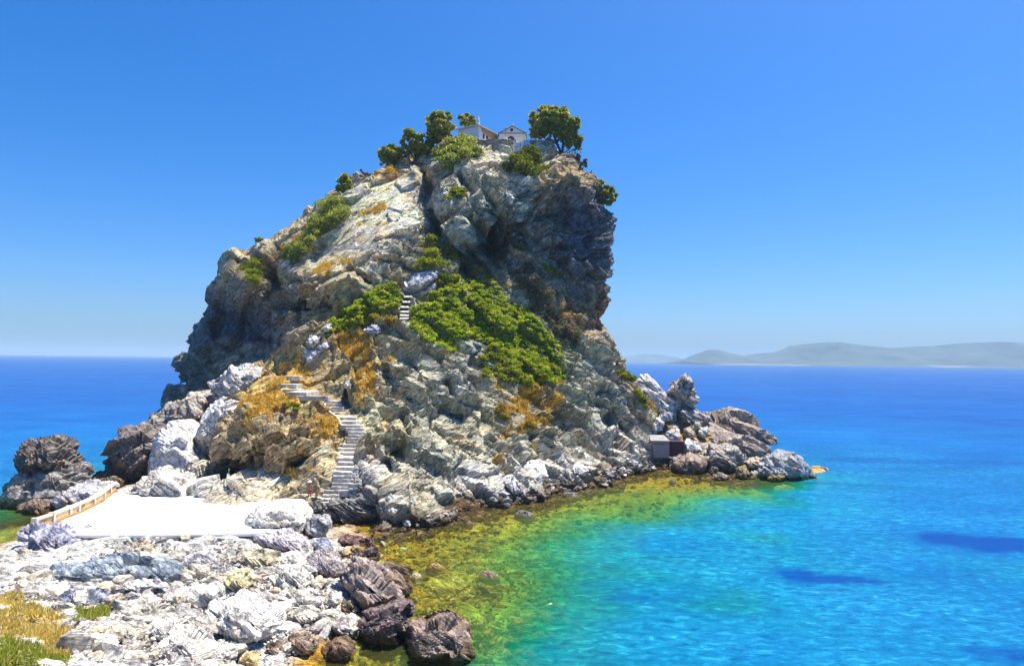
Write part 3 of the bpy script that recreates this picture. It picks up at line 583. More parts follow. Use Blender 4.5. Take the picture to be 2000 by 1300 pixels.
# ------------------------------------------------------------------ sea
sx = lines(-62, 130, .9, -26000, 26000, 1.3); sy = lines(20, 210, .9, 4, 30000, 1.25)
XX, YY = np.meshgrid(sx, sy); PS = np.stack([XX.ravel(), YY.ravel(), 0 * XX.ravel()], 1)
dep = -ground(XX, YY)
near_w = smooth(320, 120, np.hypot(PS[:, 0], PS[:, 1]))
dep = dep + near_w * np.clip(dep * .3, 0, 1.5) * fbm(PS / 7, 3, 20)
weed = np.zeros(len(PS))
for px, py, rx, ry, an in [(1558, 1120, 2.0, 1.7, -8), (1640, 1131, 3.4, 1.3, -8), (1900, 1055, 5.5, 1.8, -6), (1845, 1048, 2.4, 1.3, -4), (1985, 1068, 4, 1.9, -4), (1990, 1280, 2.6, .8, -6), (1650, 945, 6, 1.1, -12), (1800, 900, 16, 3, -3), (1250, 1170, 2.2, .5, -5)]:
    c_ = PZ(px, py, 0.0); an = R(an); dx, dy = PS[:, 0] - c_[0], PS[:, 1] - c_[1]
    u = dx * math.cos(an) + dy * math.sin(an); v = -dx * math.sin(an) + dy * math.cos(an)
    weed = np.maximum(weed, smooth(1.25, .7, np.hypot(u / rx, v / ry) + .28 * fbm(PS / 1.8, 3, 25)) * (.45 if (px in (1650, 1800, 1250)) else 1))
mt, nt = new_mat('sea_water'); Lk = nt.links.new
pos = N(nt, 'ShaderNodeNewGeometry').outputs['Position']
ad = N(nt, 'ShaderNodeAttribute', attribute_name='depth').outputs['Fac']; aw = N(nt, 'ShaderNodeAttribute', attribute_name='weed').outputs['Fac']
mp = N(nt, 'ShaderNodeMapping'); mp.inputs['Scale'].default_value = (0.55, 1.0, 1.0); mp.inputs['Rotation'].default_value = (0, 0, R(8)); Lk(pos, mp.inputs['Vector'])
w1 = N(nt, 'ShaderNodeTexNoise', i_Scale=1.9, i_Detail=8.0, i_Roughness=0.72, i_Distortion=0.7); Lk(mp.outputs[0], w1.inputs['Vector'])
w2 = N(nt, 'ShaderNodeTexNoise', i_Scale=0.13, i_Detail=4.0, i_Roughness=0.6); Lk(mp.outputs[0], w2.inputs['Vector'])
w3 = N(nt, 'ShaderNodeTexNoise', i_Scale=0.02, i_Detail=5.0, i_Roughness=0.6); Lk(mp.outputs[0], w3.inputs['Vector'])
dn_ = math_n(nt, 'DIVIDE', ad, 30.0, True)
deep = ramp(nt, dn_, [(.0, (.20, .12, .02)), (.02, (.15, .135, .02)), (.04, (.045, .165, .03)), (.062, (.0, .17, .075)), (.085, (.0, .16, .17)), (.12, (.0, .135, .255)), (.22, (.0, .105, .285)), (.40, (.0, .095, .31)), (.7, (.0, .075, .30)), (1.0, (.0, .068, .29))])
mot = ramp(nt, w1.outputs[0], [(.32, (.30, .45, .60)), (.45, (.82, .88, .93)), (.53, (1.1, 1.08, 1.05)), (.60, (2.2, 1.6, 1.35)), (.68, (6, 2.3, 1.8))])  # light dapples of the ripples painted into the water colour
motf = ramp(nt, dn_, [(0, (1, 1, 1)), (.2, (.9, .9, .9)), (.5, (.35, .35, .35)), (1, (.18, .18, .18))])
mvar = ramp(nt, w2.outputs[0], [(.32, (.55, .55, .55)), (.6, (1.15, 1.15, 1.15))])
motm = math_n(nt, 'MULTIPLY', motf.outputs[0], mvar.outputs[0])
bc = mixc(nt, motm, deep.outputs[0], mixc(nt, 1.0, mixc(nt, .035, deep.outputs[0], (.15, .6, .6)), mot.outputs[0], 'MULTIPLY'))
bc = mixc(nt, 1.0, bc, ramp(nt, w2.outputs[0], [(.3, (.72, .8, .88)), (.7, (1.2, 1.12, 1.06))]).outputs[0], 'MULTIPLY')
bc = mixc(nt, 1.0, bc, ramp(nt, w3.outputs[0], [(.35, (.82, .86, .9)), (.65, (1.15, 1.1, 1.06))]).outputs[0], 'MULTIPLY')
bc = mixc(nt, math_n(nt, 'MULTIPLY', aw, .85), bc, (.0, .035, .20))
dif = N(nt, 'ShaderNodeBsdfDiffuse'); Lk(bc, dif.inputs[0])
trn = N(nt, 'ShaderNodeBsdfTransparent'); trn.inputs[0].default_value = (.86, .97, .60, 1)
op = ramp(nt, dn_, [(0, (.08, .08, .08)), (.016, (.18, .18, .18)), (.04, (.40, .40, .40)), (.08, (.8, .8, .8)), (.13, (1, 1, 1))])
mx = N(nt, 'ShaderNodeMixShader'); Lk(op.outputs[0], mx.inputs[0]); Lk(trn.outputs[0], mx.inputs[1]); Lk(dif.outputs[0], mx.inputs[2])
bh = math_n(nt, 'ADD', math_n(nt, 'MULTIPLY', w1.outputs[0], .35), math_n(nt, 'MULTIPLY', w2.outputs[0], .8))
bn = bump(nt, bh, .45, .5)
gl = N(nt, 'ShaderNodeBsdfGlossy'); gl.inputs['Roughness'].default_value = .12; Lk(bn, gl.inputs['Normal'])
fr = N(nt, 'ShaderNodeFresnel', i_IOR=1.33); Lk(bn, fr.inputs['Normal'])
m2 = N(nt, 'ShaderNodeMixShader'); Lk(math_n(nt, 'MULTIPLY', fr.outputs[0], .32), m2.inputs[0]); Lk(mx.outputs[0], m2.inputs[1]); Lk(gl.outputs[0], m2.inputs[2])
ou = N(nt, 'ShaderNodeOutputMaterial'); Lk(m2.outputs[0], ou.inputs[0])
sea = np_obj('sea', PS, grid_faces(len(sx), len(sy)), mt, {'depth': np.clip(dep, 0, 30), 'weed': weed}, nper=4, smooth_shade=True)
tag(sea, 'clear turquoise and deep blue sea around the headland', kind='structure')

# ------------------------------------------------------------------ far islands and the air
def island(name, label, prof, Yc, halfdepth, seed, colr):
    prof = np.array(prof, float)
    px = np.linspace(prof[0, 0], prof[-1, 0], 260); py = np.interp(px, prof[:, 0], prof[:, 1])
    top = P(px, py, np.full_like(px, Yc)); ny = 60
    v = np.linspace(-1, 1, ny); VV, UU = np.meshgrid(v, np.arange(260), indexing='ij')
    zt = np.maximum(top[:, 2], 0)[UU]; X = top[:, 0][UU]; Yv = Yc + VV * halfdepth
    Pn = np.stack([X.ravel(), Yv.ravel(), 0 * X.ravel()], 1)
    er = np.abs(fbm(Pn / (halfdepth * .45), 5, seed)).reshape(X.shape)
    fall = np.clip(1 - np.abs(VV) ** 1.3, 0, 1)
    Z = zt * np.clip(fall * (1 - .55 * er * (np.abs(VV) > .02) * np.minimum(np.abs(VV) * 4, 1)), 0, 1) - 3 * (np.abs(VV) > .97)
    cl = np.array(colr) * (1 + .5 * fbm(Pn / (halfdepth * .2), 4, seed + 5)[:, None])
    low = smooth(.12, .03, (Z / np.maximum(zt, 1)).ravel())[:, None] * smooth(-.1, .3, fbm(Pn / 300, 2, seed + 9))[:, None]
    cl = cl * (1 - low) + low * np.array([.22, .21, .2])
    o = np_obj(name, np.stack([X.ravel(), Yv.ravel(), Z.ravel()], 1), grid_faces(260, ny), M['far'], {'Col': np.clip(cl, .02, .6)}, nper=4, smooth_shade=True)
    return tag(o, label, kind='structure')
mtf, ntf = new_mat('far_hill'); principled(ntf, N(ntf, 'ShaderNodeAttribute', attribute_name='Col').outputs['Color'], .95, .05); M['far'] = mtf
island('island_hills', 'long hazy blue island with low hills on the right horizon',
       [(1335, 706), (1360, 691), (1385, 682), (1405, 683), (1430, 690), (1450, 694), (1480, 690), (1510, 688), (1530, 682), (1545, 674), (1580, 671), (1610, 668), (1640, 668), (1670, 672), (1700, 676), (1740, 679), (1790, 676), (1830, 675), (1860, 671), (1900, 669), (1950, 667), (2000, 669), (2060, 672), (2150, 682), (2300, 712)], 4500, 700, 3, (.06, .075, .07))
island('distant_hills', 'faint pale hills far off beside the headland above the sea', [(1190, 703), (1225, 694), (1260, 690), (1290, 692), (1320, 697), (1350, 705)], 8500, 900, 9, (.06, .075, .07))
hb = bmesh.new(); bm_box(hb, (0, 15000, 72), (56000, 34000, 210))
mth, nth = new_mat('sea_haze'); pv = N(nth, 'ShaderNodeVolumePrincipled'); pv.inputs['Color'].default_value = (.56, .80, 1.0, 1); pv.inputs['Density'].default_value = 1.7e-4; pv.inputs['Anisotropy'].default_value = 0.0
oh = N(nth, 'ShaderNodeOutputMaterial'); nth.links.new(pv.outputs[0], oh.inputs['Volume'])
haze = bm_obj('haze', hb, mth); tag(haze, 'pale blue summer haze over the far sea', kind='stuff')

# ------------------------------------------------------------------ boulders traced from the photograph, each at its own distance
def subdiv(Vt, Ft):
    e = np.sort(np.vstack([Ft[:, [0, 1]], Ft[:, [1, 2]], Ft[:, [2, 0]]]), 1)
    u, inv = np.unique(e, axis=0, return_inverse=True); inv = np.ravel(inv)
    mid_ = (Vt[u[:, 0]] + Vt[u[:, 1]]) / 2; n = len(Vt); k = len(Ft)
    a_, b_, c_ = inv[:k] + n, inv[k:2 * k] + n, inv[2 * k:] + n
    return np.vstack([Vt, mid_]), np.vstack([np.stack([Ft[:, 0], a_, c_], 1), np.stack([Ft[:, 1], b_, a_], 1), np.stack([Ft[:, 2], c_, b_], 1), np.stack([a_, b_, c_], 1)])
def hull(pts):
    bm = bmesh.new()
    for p in pts: bm.verts.new(tuple(float(v) for v in p))
    r = bmesh.ops.convex_hull(bm, input=bm.verts)
    bmesh.ops.delete(bm, geom=[v for v in bm.verts if not v.link_faces], context='VERTS')
    bmesh.ops.triangulate(bm, faces=bm.faces); bmesh.ops.recalc_face_normals(bm, faces=bm.faces)
    bm.verts.index_update(); Vt = np.array([v.co[:] for v in bm.verts]); Ft = np.array([[v.index for v in f.verts] for f in bm.faces]); bm.free()
    return Vt, Ft
def lap3(Vt, Ft, it, w=.5):
    e = np.vstack([Ft[:, [0, 1]], Ft[:, [1, 2]], Ft[:, [2, 0]]]); n = len(Vt)
    cnt = np.maximum(np.bincount(e[:, 0], minlength=n), 1)
    for _ in range(it):
        Y_ = np.stack([np.bincount(e[:, 0], Vt[e[:, 1], k], n) for k in range(3)], 1) / cnt[:, None]
        Vt = (1 - w) * Vt + w * Y_
    return Vt
def vnorm(Vt, Ft):
    fn = np.cross(Vt[Ft[:, 1]] - Vt[Ft[:, 0]], Vt[Ft[:, 2]] - Vt[Ft[:, 0]]); n = len(Vt)
    nn = np.stack([sum(np.bincount(Ft[:, j], fn[:, k], n) for j in range(3)) for k in range(3)], 1)
    return nn / (np.linalg.norm(nn, axis=1)[:, None] + 1e-12)
def roughen(Vt, Ft, size, bed, seed, amt=1.0, res=.1, maxf=16000, soft=1):
    while True:
        el = np.linalg.norm(Vt[Ft[:, 0]] - Vt[Ft[:, 1]], axis=1).max()
        if el < res * 3 or len(Ft) * 4 > maxf: break
        Vt, Ft = subdiv(Vt, Ft)
        if len(Ft) < 160: Vt = lap3(Vt, Ft, 1, .10)
    Vt = lap3(Vt, Ft, soft, .4)
    nn = lap3(vnorm(Vt, Ft), Ft, 2)
    o = Vt + seed * 13.7; bq = o @ frame(bed)
    f1, e1 = facets(bq / (size * np.array([.75, .6, .24])), seed % 97, .8); f2, e2 = facets(bq / (size * np.array([.3, .24, .085])), seed % 89 + 5, .4)
    s2_, _ = strata(o, bed, max(size * .05, .09), seed % 67, .12)
    d_ = size * amt * (.045 * f1 + .018 * f2 + .014 * s2_ + .004 * fbm(o / (size * .06), 3, seed % 61) - .02 * smooth(.05, 0, e1) - .006 * smooth(.06, 0, e2))
    return Vt + nn * d_[:, None], Ft
BN = [0]; ROCKS = []
WHITE, PALE, GREY, BLUE, BROWN, DARK, MAUVE, GOLD, SLATE, TAN = (.74, .70, .62), (.62, .57, .46), (.42, .41, .40), (.36, .39, .46), (.28, .20, .15), (.17, .16, .16), (.33, .25, .27), (.55, .38, .14), (.30, .33, .36), (.48, .38, .27)
def rock(label, pts, c=PALE, z=None, Y=None, on=None, thick=.9, low=.76, bed=(.5, -.2, .8), amt=1.0, name='boulder', group=None, wet=True, lean=.65, res=.085, foot=False):
    BN[0] += 1; seed = BN[0]; amt = amt * 1.65 if amt < 1.6 else amt
    pts = np.array(pts, float); cx, cy = pts.mean(0); bot = pts[:, 1].max(); top = pts[:, 1].min()
    bx = pts[pts[:, 1].argmax(), 0]
    if Y is None:
        Y = float(np.percentile([surfY(a_[0], a_[1]) for a_ in pts] + [surfY(on[0], on[1])], 25)) - (on[2] if len(on) > 2 else .3) * .6 if on else float(GY(bx, bot, z if z is not None else 0.0))
    wid = (pts[:, 0].max() - pts[:, 0].min()) / F * Y; hei = (bot - top) / F * Y
    t = thick * min(wid, max(hei * 1.6, wid * .45))
    fr_ = (pts[:, 1] - top) / max(bot - top, 1)                     # 0 top .. 1 bottom
    rimY = Y + t * .35 + t * lean * (1 - fr_)
    A = P(pts[:, 0], pts[:, 1], rimY)
    ic = np.array([cx, top + low * (bot - top)]); ip = ic + (pts - ic) * .55
    B = P(ip[:, 0], ip[:, 1], Y - .05 * t + t * lean * .8 * (1 - fr_) * (1 - low))
    Cc = A.mean(0) + (A - A.mean(0)) * .78; Cc[:, 1] += t * .8; Cc[:, 2] -= hei * .08
    Dn = A[fr_ > .6].copy(); Dn[:, 2] -= max(.25 * hei, .3); Dn[:, 1] += t * .12
    if foot: Dn[:, 2] = -.7; Dn = np.vstack([Dn, Dn + [0, t * .6, 0]])
    Vt, Ft = hull(np.vstack([A, B, Cc, Dn]))
    size = (wid + hei) / 2
    Vt, Ft = roughen(Vt, Ft, size, bed, seed, amt, res=res * Y / 60)
    org = np.array([A[:, 0].mean(), Vt[:, 1].mean(), Vt[:, 2].min()])
    cl = np.tile(np.array(c, float), (len(Vt), 1)) * (1 + .14 * fbm(Vt / (size * .5), 3, seed + 3)[:, None])
    if wet:
        wv_ = smooth(.75, .15, Vt[:, 2] + .25 * fbm(Vt / .8, 3, seed + 7))[:, None]
        cl = cl * (1 - wv_) + wv_ * np.array([.14, .095, .05])
    o = np_obj(name, Vt - org, Ft, M['boulder'], {'Col': np.clip(cl, .02, .8)})
    o.location = org.tolist()
    ROCKS.append((label, org, wid)); return tag(o, label, 'boulder' if name == 'boulder' else 'rock', group)

def flat_rock(label, pts, c, z, thick=.5, dome=.25):      # low rock lying at or just under the water surface
    BN[0] += 1; pts = np.array(pts, float); A = PZ(pts[:, 0], pts[:, 1], z); m_ = A.mean(0)
    B = m_ + (A - m_) * .6 + [0, 0, dome]; D = m_ + (A - m_) * 1.15 - [0, 0, thick]
    Vt, Ft = hull(np.vstack([A, B, D])); size = np.ptp(A[:, 0]) * .6 + .3
    Vt, Ft = roughen(Vt, Ft, size, (.3, -.2, .9), BN[0], .8, res=.06)
    cl = np.tile(np.array(c, float), (len(Vt), 1)) * (1 + .35 * fbm(Vt / .5, 3, BN[0])[:, None]); org = np.array([m_[0], m_[1], Vt[:, 2].min()])
    o = np_obj('rock', Vt - org, Ft, M['boulder'], {'Col': np.clip(cl, .02, .8)}); o.location = org.tolist()
    return tag(o, label, 'rock')
# foreground beach
rock('huge rounded white boulder resting at the right end of the white platform', [(471, 1031), (482, 1006), (502, 986), (541, 976), (574, 979), (602, 997), (601, 1025), (591, 1042), (569, 1046), (532, 1040), (496, 1044), (476, 1043)], WHITE, z=1.0, low=.75, amt=.6, bed=(.1, -.6, .8))
rock('pale mauve slab lying under the huge white boulder', [(496, 1047), (552, 1040), (574, 1050), (597, 1056), (601, 1067), (597, 1081), (552, 1078), (510, 1058)], (.62, .55, .55), z=.7)
rock('small blue grey stone beside the dark rock foot', [(608, 1058), (625, 1050), (640, 1053), (648, 1070), (640, 1079), (615, 1076)], BLUE, z=.5)
rock('dark grey boulder wedged right of the huge white boulder', [(597, 1042), (600, 1015), (612, 1005), (636, 1007), (642, 1022), (636, 1043), (620, 1050)], GREY, z=.7, low=.45)
rock('long brown striped boulder sloping down to the shallow water', [(664, 1109), (681, 1095), (709, 1095), (737, 1120), (762, 1148), (787, 1171), (776, 1182), (734, 1196), (709, 1185), (686, 1160), (664, 1132)], (.36, .29, .25), z=.1, bed=(.62, .2, .6), amt=1.8, low=.6)
rock('striped mauve boulder just above the long brown one', [(594, 1104), (608, 1084), (630, 1080), (661, 1095), (666, 1109), (658, 1126), (636, 1128), (614, 1118)], (.42, .37, .36), z=.6, bed=(.5, -.3, .6), amt=1.2)
rock('brown boulder at the water edge behind the long striped one', [(742, 1122), (768, 1118), (790, 1137), (804, 1154), (801, 1165), (787, 1170), (762, 1150)], BROWN, z=0)
rock('low brown rock at the water line, farther of two', [(742, 1101), (776, 1104), (801, 1120), (798, 1130), (770, 1122), (745, 1117)], BROWN, z=0)
rock('dark purple layered boulder standing in the shallows', [(698, 1224), (720, 1199), (776, 1182), (800, 1182), (803, 1210), (792, 1235), (784, 1266), (720, 1262), (695, 1246)], (.20, .15, .14), z=0, bed=(-.25, .2, .9), amt=2.0, low=.4)
rock('big purple brown boulder half in the water, nearest the camera', [(787, 1244), (804, 1227), (846, 1210), (877, 1207), (905, 1227), (918, 1260), (933, 1283), (916, 1297), (804, 1304), (787, 1284)], (.29, .22, .18), z=0, amt=1.9, low=.5, bed=(.3, .3, .8))
rock('bright white block in the middle of the boulder beach', [(527, 1126), (541, 1112), (574, 1106), (608, 1118), (611, 1132), (600, 1151), (574, 1147), (546, 1152), (532, 1143)], WHITE, z=.8, low=.75)
rock('largest flat white boulder in the foreground with deep shadow below', [(403, 1199), (414, 1179), (448, 1168), (490, 1174), (532, 1199), (549, 1213), (540, 1232), (512, 1244), (465, 1258), (437, 1260), (417, 1252), (410, 1228)], (.74, .71, .66), z=1.0, low=.8, thick=1.1)
rock('smooth white slab leaning in the bottom left foreground', [(269, 1246), (280, 1224), (314, 1206), (336, 1210), (333, 1232), (319, 1252), (294, 1268), (274, 1263)], WHITE, z=1.4)
rock('white cracked boulder at the bottom edge left of centre', [(294, 1264), (336, 1230), (364, 1232), (398, 1263), (400, 1291), (350, 1300), (297, 1294)], WHITE, z=1.4)
rock('white stone with blue shaded side at the bottom edge', [(398, 1268), (420, 1258), (448, 1263), (454, 1276), (437, 1290), (403, 1296)], WHITE, z=1.1)
rock('oval cream boulder near the bottom left grass', [(207, 1244), (224, 1227), (260, 1224), (265, 1237), (252, 1257), (232, 1264), (213, 1258)], PALE, z=1.7, amt=.7)
rock('rounded grey cream boulder beside the bottom left grass', [(137, 1240), (157, 1221), (185, 1221), (193, 1236), (185, 1254), (168, 1260), (137, 1254)], (.52, .49, .43), z=2.0, amt=.7)
rock('blue violet striped outcrop at the left end of the beach', [(31, 1050), (48, 1028), (84, 1034), (140, 1048), (179, 1070), (182, 1086), (146, 1090), (84, 1072), (36, 1068)], (.42, .41, .50), z=.6, bed=(.45, -.5, .75), amt=1.5, name='rock_outcrop')
rock('long blue grey ledge of thin layers across the beach', [(64, 1139), (84, 1116), (134, 1103), (210, 1101), (308, 1100), (350, 1112), (336, 1123), (252, 1132), (140, 1139), (101, 1146)], (.36, .41, .45), z=1.1, bed=(.1, -.45, .9), amt=1.0, thick=.5, name='rock_outcrop')
rock('dark blue layered outcrop above the bottom left grass', [(115, 1184), (120, 1162), (157, 1154), (185, 1162), (196, 1179), (182, 1199), (157, 1206), (134, 1204)], (.24, .26, .33), z=1.6, bed=(.6, -.4, .6), amt=1.3, name='rock_outcrop')
rock('round dark brown boulder among white stones on the left', [(232, 1188), (240, 1170), (262, 1164), (275, 1176), (276, 1188), (260, 1196), (240, 1195)], DARK, z=1.4, low=.5)
rock('pale upright boulder next to the dry grass bank', [(84, 1204), (112, 1183), (126, 1185), (137, 1224), (120, 1229), (98, 1222)], PALE, z=2.0)
rock('long thin pale ridge of rock with a dark underside', [(226, 1222), (250, 1205), (330, 1195), (336, 1205), (290, 1215), (260, 1228)], PALE, z=1.5, low=.3)
rock('wedge of striped slabs leaning on the largest white boulder', [(361, 1226), (372, 1210), (392, 1210), (417, 1232), (417, 1248), (409, 1260), (392, 1248)], (.6, .52, .45), z=1.2, bed=(.6, -.4, .5), amt=1.4)
rock('brown striped boulder at the bottom edge by the water', [(546, 1260), (566, 1240), (597, 1237), (616, 1252), (614, 1274), (591, 1280), (558, 1276)], (.40, .30, .22), z=.3, bed=(.5, -.4, .7))
rock('round brown boulder in the bottom shallows', [(630, 1268), (647, 1250), (672, 1245), (692, 1263), (689, 1285), (670, 1294), (642, 1288)], (.30, .20, .13), z=0, amt=.8)
rock('pale oblong boulder left of the dark purple one', [(642, 1215), (658, 1206), (692, 1216), (709, 1223), (698, 1238), (678, 1247), (653, 1232)], (.58, .52, .46), z=.3)
rock('yellow ochre round stone at the bottom edge', [(465, 1288), (474, 1278), (490, 1274), (505, 1285), (503, 1302), (468, 1304)], (.62, .46, .22), z=.9, amt=.6)
rock('dark brown stone left of the striped bottom boulder', [(507, 1268), (532, 1252), (556, 1266), (550, 1292), (521, 1294)], BROWN, z=.4)
rock('flat white stone below the bright white block', [(555, 1178), (580, 1165), (625, 1174), (628, 1186), (597, 1190), (560, 1187)], WHITE, z=.6)
rock('white stone with dark flank under the bright white block', [(552, 1160), (566, 1147), (591, 1148), (600, 1162), (586, 1170), (560, 1170)], PALE, z=.7)
rock('white angular stone left of the long striped boulder', [(628, 1174), (647, 1154), (667, 1162), (664, 1180), (636, 1184)], WHITE, z=.4)
rock('small tan round stone under the long striped boulder', [(661, 1188), (672, 1169), (689, 1169), (696, 1182), (689, 1197), (672, 1195)], TAN, z=.2)
rock('round white stone with brown foot in the lower beach', [(558, 1200), (580, 1189), (605, 1190), (622, 1202), (600, 1219), (566, 1217)], PALE, z=.6)
rock('dark stacked slabs jutting into the shallows', [(650, 1089), (692, 1082), (720, 1074), (740, 1070), (739, 1088), (714, 1096), (670, 1097)], (.24, .20, .18), z=0, thick=.6)
rock('maroon layered ledge at the foot of the headland', [(656, 1055), (678, 1048), (728, 1053), (733, 1068), (706, 1072), (678, 1066)], (.26, .15, .14), z=0, bed=(.1, -.4, .9), thick=.6)
rock('small white stone between the dark slabs and maroon ledge', [(650, 1078), (658, 1068), (672, 1070), (673, 1082), (656, 1084)], WHITE, z=.4)
rock('small brown stone beside the maroon ledge', [(681, 1073), (690, 1063), (703, 1065), (704, 1078), (688, 1080)], (.42, .32, .2), z=.2)
rock('lumpy yellowish boulder left of the bright white block', [(430, 1130), (445, 1118), (478, 1122), (492, 1140), (480, 1162), (455, 1160), (436, 1148)], (.70, .60, .36), z=1.0, amt=1.2)
rock('broad pale rock sheet in the centre of the beach', [(340, 1168), (372, 1148), (420, 1140), (432, 1150), (425, 1172), (392, 1192), (350, 1192)], WHITE, z=1.2, thick=.6, amt=.6)
rock('white flat ledge along the upper beach under the blue grey ledge', [(20, 1160), (80, 1146), (200, 1140), (330, 1136), (330, 1148), (210, 1156), (90, 1166)], (.68, .66, .64), z=1.4, thick=.35, amt=.8)
rock('ochre topped boulder below the mauve slab', [(442, 1092), (470, 1078), (520, 1080), (548, 1092), (538, 1108), (480, 1108)], (.62, .54, .38), z=.9)
rock('white boulder on the upper beach right of centre', [(555, 1098), (570, 1086), (596, 1090), (600, 1104), (580, 1112), (560, 1110)], WHITE, z=.7)
rock('grey slab beside the ochre topped boulder', [(350, 1100), (372, 1084), (410, 1082), (420, 1098), (400, 1112), (362, 1112)], (.64, .6, .6), z=1.0)
rock('blue grey stone in the upper beach', [(332, 1066), (345, 1058), (362, 1058), (366, 1068), (350, 1074)], BLUE, z=.9)
rock('tan stone below the platform edge', [(250, 1068), (262, 1058), (285, 1058), (288, 1070), (268, 1078)], TAN, z=.9)
rock('white stone leaning on the platform edge', [(220, 1052), (232, 1042), (246, 1044), (252, 1054), (238, 1059)], WHITE, z=.85)
rock('pale stone standing against the platform edge', [(298, 1052), (306, 1043), (320, 1044), (324, 1053), (310, 1057)], PALE, z=.85)
# left shore
rock('upper half of the split dark sea stack, furrowed and tilted', [(27, 894), (48, 878), (59, 861), (82, 854), (101, 859), (115, 878), (134, 907), (130, 914), (63, 915), (31, 919)], (.20, .17, .15), Y=66.0, bed=(.8, -.1, .5), amt=2.2, low=.6)
rock('lower half of the split sea stack with pale striped top', [(-4, 972), (10, 955), (31, 943), (34, 920), (84, 907), (126, 907), (143, 920), (147, 949), (140, 985), (94, 990), (40, 992), (-14, 990)], (.28, .27, .26), z=0, bed=(-.35, .2, .9), amt=2.0, low=.42)
rock('low brown rock at the foot of the sea stack', [(34, 990), (52, 977), (92, 976), (95, 1002), (80, 1006), (36, 995)], BROWN, z=0)
rock('pale lavender boulder between the sea stack and parapet', [(92, 972), (118, 955), (160, 943), (189, 943), (206, 952), (192, 968), (130, 996), (97, 1003)], (.55, .53, .55), z=.1, amt=.8)
rock('big dark furrowed rock at the left foot of the headland', [(206, 871), (227, 850), (269, 827), (290, 831), (313, 838), (304, 865), (296, 907), (281, 932), (248, 943), (228, 918), (210, 905)], (.26, .22, .20), z=.2, bed=(-.6, .2, .75), amt=2.0, low=.5)
rock('low brown wet rock below the furrowed rock', [(168, 940), (178, 928), (227, 920), (250, 928), (248, 951), (206, 950)], (.22, .17, .11), z=0)
rock('tall white wedge shaped boulder on the left shore', [(313, 844), (336, 825), (361, 817), (370, 823), (376, 844), (391, 894), (386, 911), (374, 932), (357, 937), (328, 922), (294, 913), (292, 894), (302, 859)], (.72, .69, .65), z=1.2, amt=.7, low=.72)
rock('white peaked mound of rock behind the platform', [(250, 962), (290, 920), (309, 911), (328, 922), (357, 934), (376, 957), (380, 972), (336, 977), (273, 974)], WHITE, z=1.2, amt=.8, low=.8)
rock('white slab leaning against the slope above the wedge boulder', [(375, 858), (382, 840), (410, 790), (435, 778), (462, 782), (472, 790), (464, 812), (440, 842), (404, 868), (382, 866)], (.66, .65, .63), Y=76.5, amt=.7, low=.45, thick=.6, bed=(.7, -.3, .5))
rock('tan block with dark undercut above the leaning slab', [(325, 792), (350, 780), (412, 762), (426, 777), (409, 790), (394, 810), (386, 832), (340, 840), (302, 834), (305, 815)], (.48, .42, .36), Y=87, low=.3, amt=.9)
rock('broken pale slab at the foot of the shaded cliff', [(400, 744), (420, 735), (460, 725), (475, 711), (507, 710), (537, 725), (520, 740), (482, 768), (455, 779), (427, 779), (412, 768)], (.58, .55, .52), Y=87.5, low=.6, thick=.6)
rock('low white rock behind the platform right of the mound', [(374, 962), (390, 948), (430, 944), (462, 952), (470, 968), (420, 973), (380, 972)], WHITE, z=1.4, thick=.6)
rock('pale layered rocks behind the right of the platform', [(452, 966), (470, 950), (505, 944), (530, 956), (520, 970), (470, 973)], (.6, .58, .54), z=1.5, thick=.6)
# slope
rock('large white boulder with dark front above the upper steps', [(777, 557), (800, 532), (835, 524), (870, 530), (866, 542), (847, 554), (820, 567), (782, 569)], (.62, .62, .64), on=(820, 570, 1.6), low=.35, amt=.6)
rock('narrow white slab beside the upper steps', [(817, 574), (835, 557), (855, 542), (858, 550), (850, 565), (838, 572)], (.66, .64, .62), on=(836, 572, 1.0), amt=.6)
rock('white boulder on the path bend in dry grass', [(591, 684), (619, 668), (644, 663), (643, 682), (622, 697), (597, 710)], (.60, .59, .58), on=(615, 706, 1.2), low=.5)
rock('smaller white boulder just above the path bend boulder', [(597, 662), (611, 653), (630, 654), (627, 667), (602, 676)], (.62, .61, .59), on=(612, 676, 1.2))
rock('white stone peeping out of the left green mound', [(628, 640), (637, 629), (648, 632), (646, 642), (634, 647)], WHITE, on=(638, 646, 1.0))
rock('blue white rock pile below the golden shrub', [(712, 646), (722, 634), (738, 636), (744, 645), (728, 651)], (.5, .52, .6), on=(728, 650, .9), amt=1.4)
rock('green grey boulder at the lower edge of the thicket', [(887, 690), (900, 668), (930, 662), (952, 672), (950, 690), (930, 702), (905, 704)], (.36, .40, .38), on=(920, 700, 1.2), low=.3)
rock('round white stone above the stair landing', [(670, 752), (676, 742), (686, 742), (690, 750), (682, 757)], WHITE, on=(680, 752, .0), amt=.5)
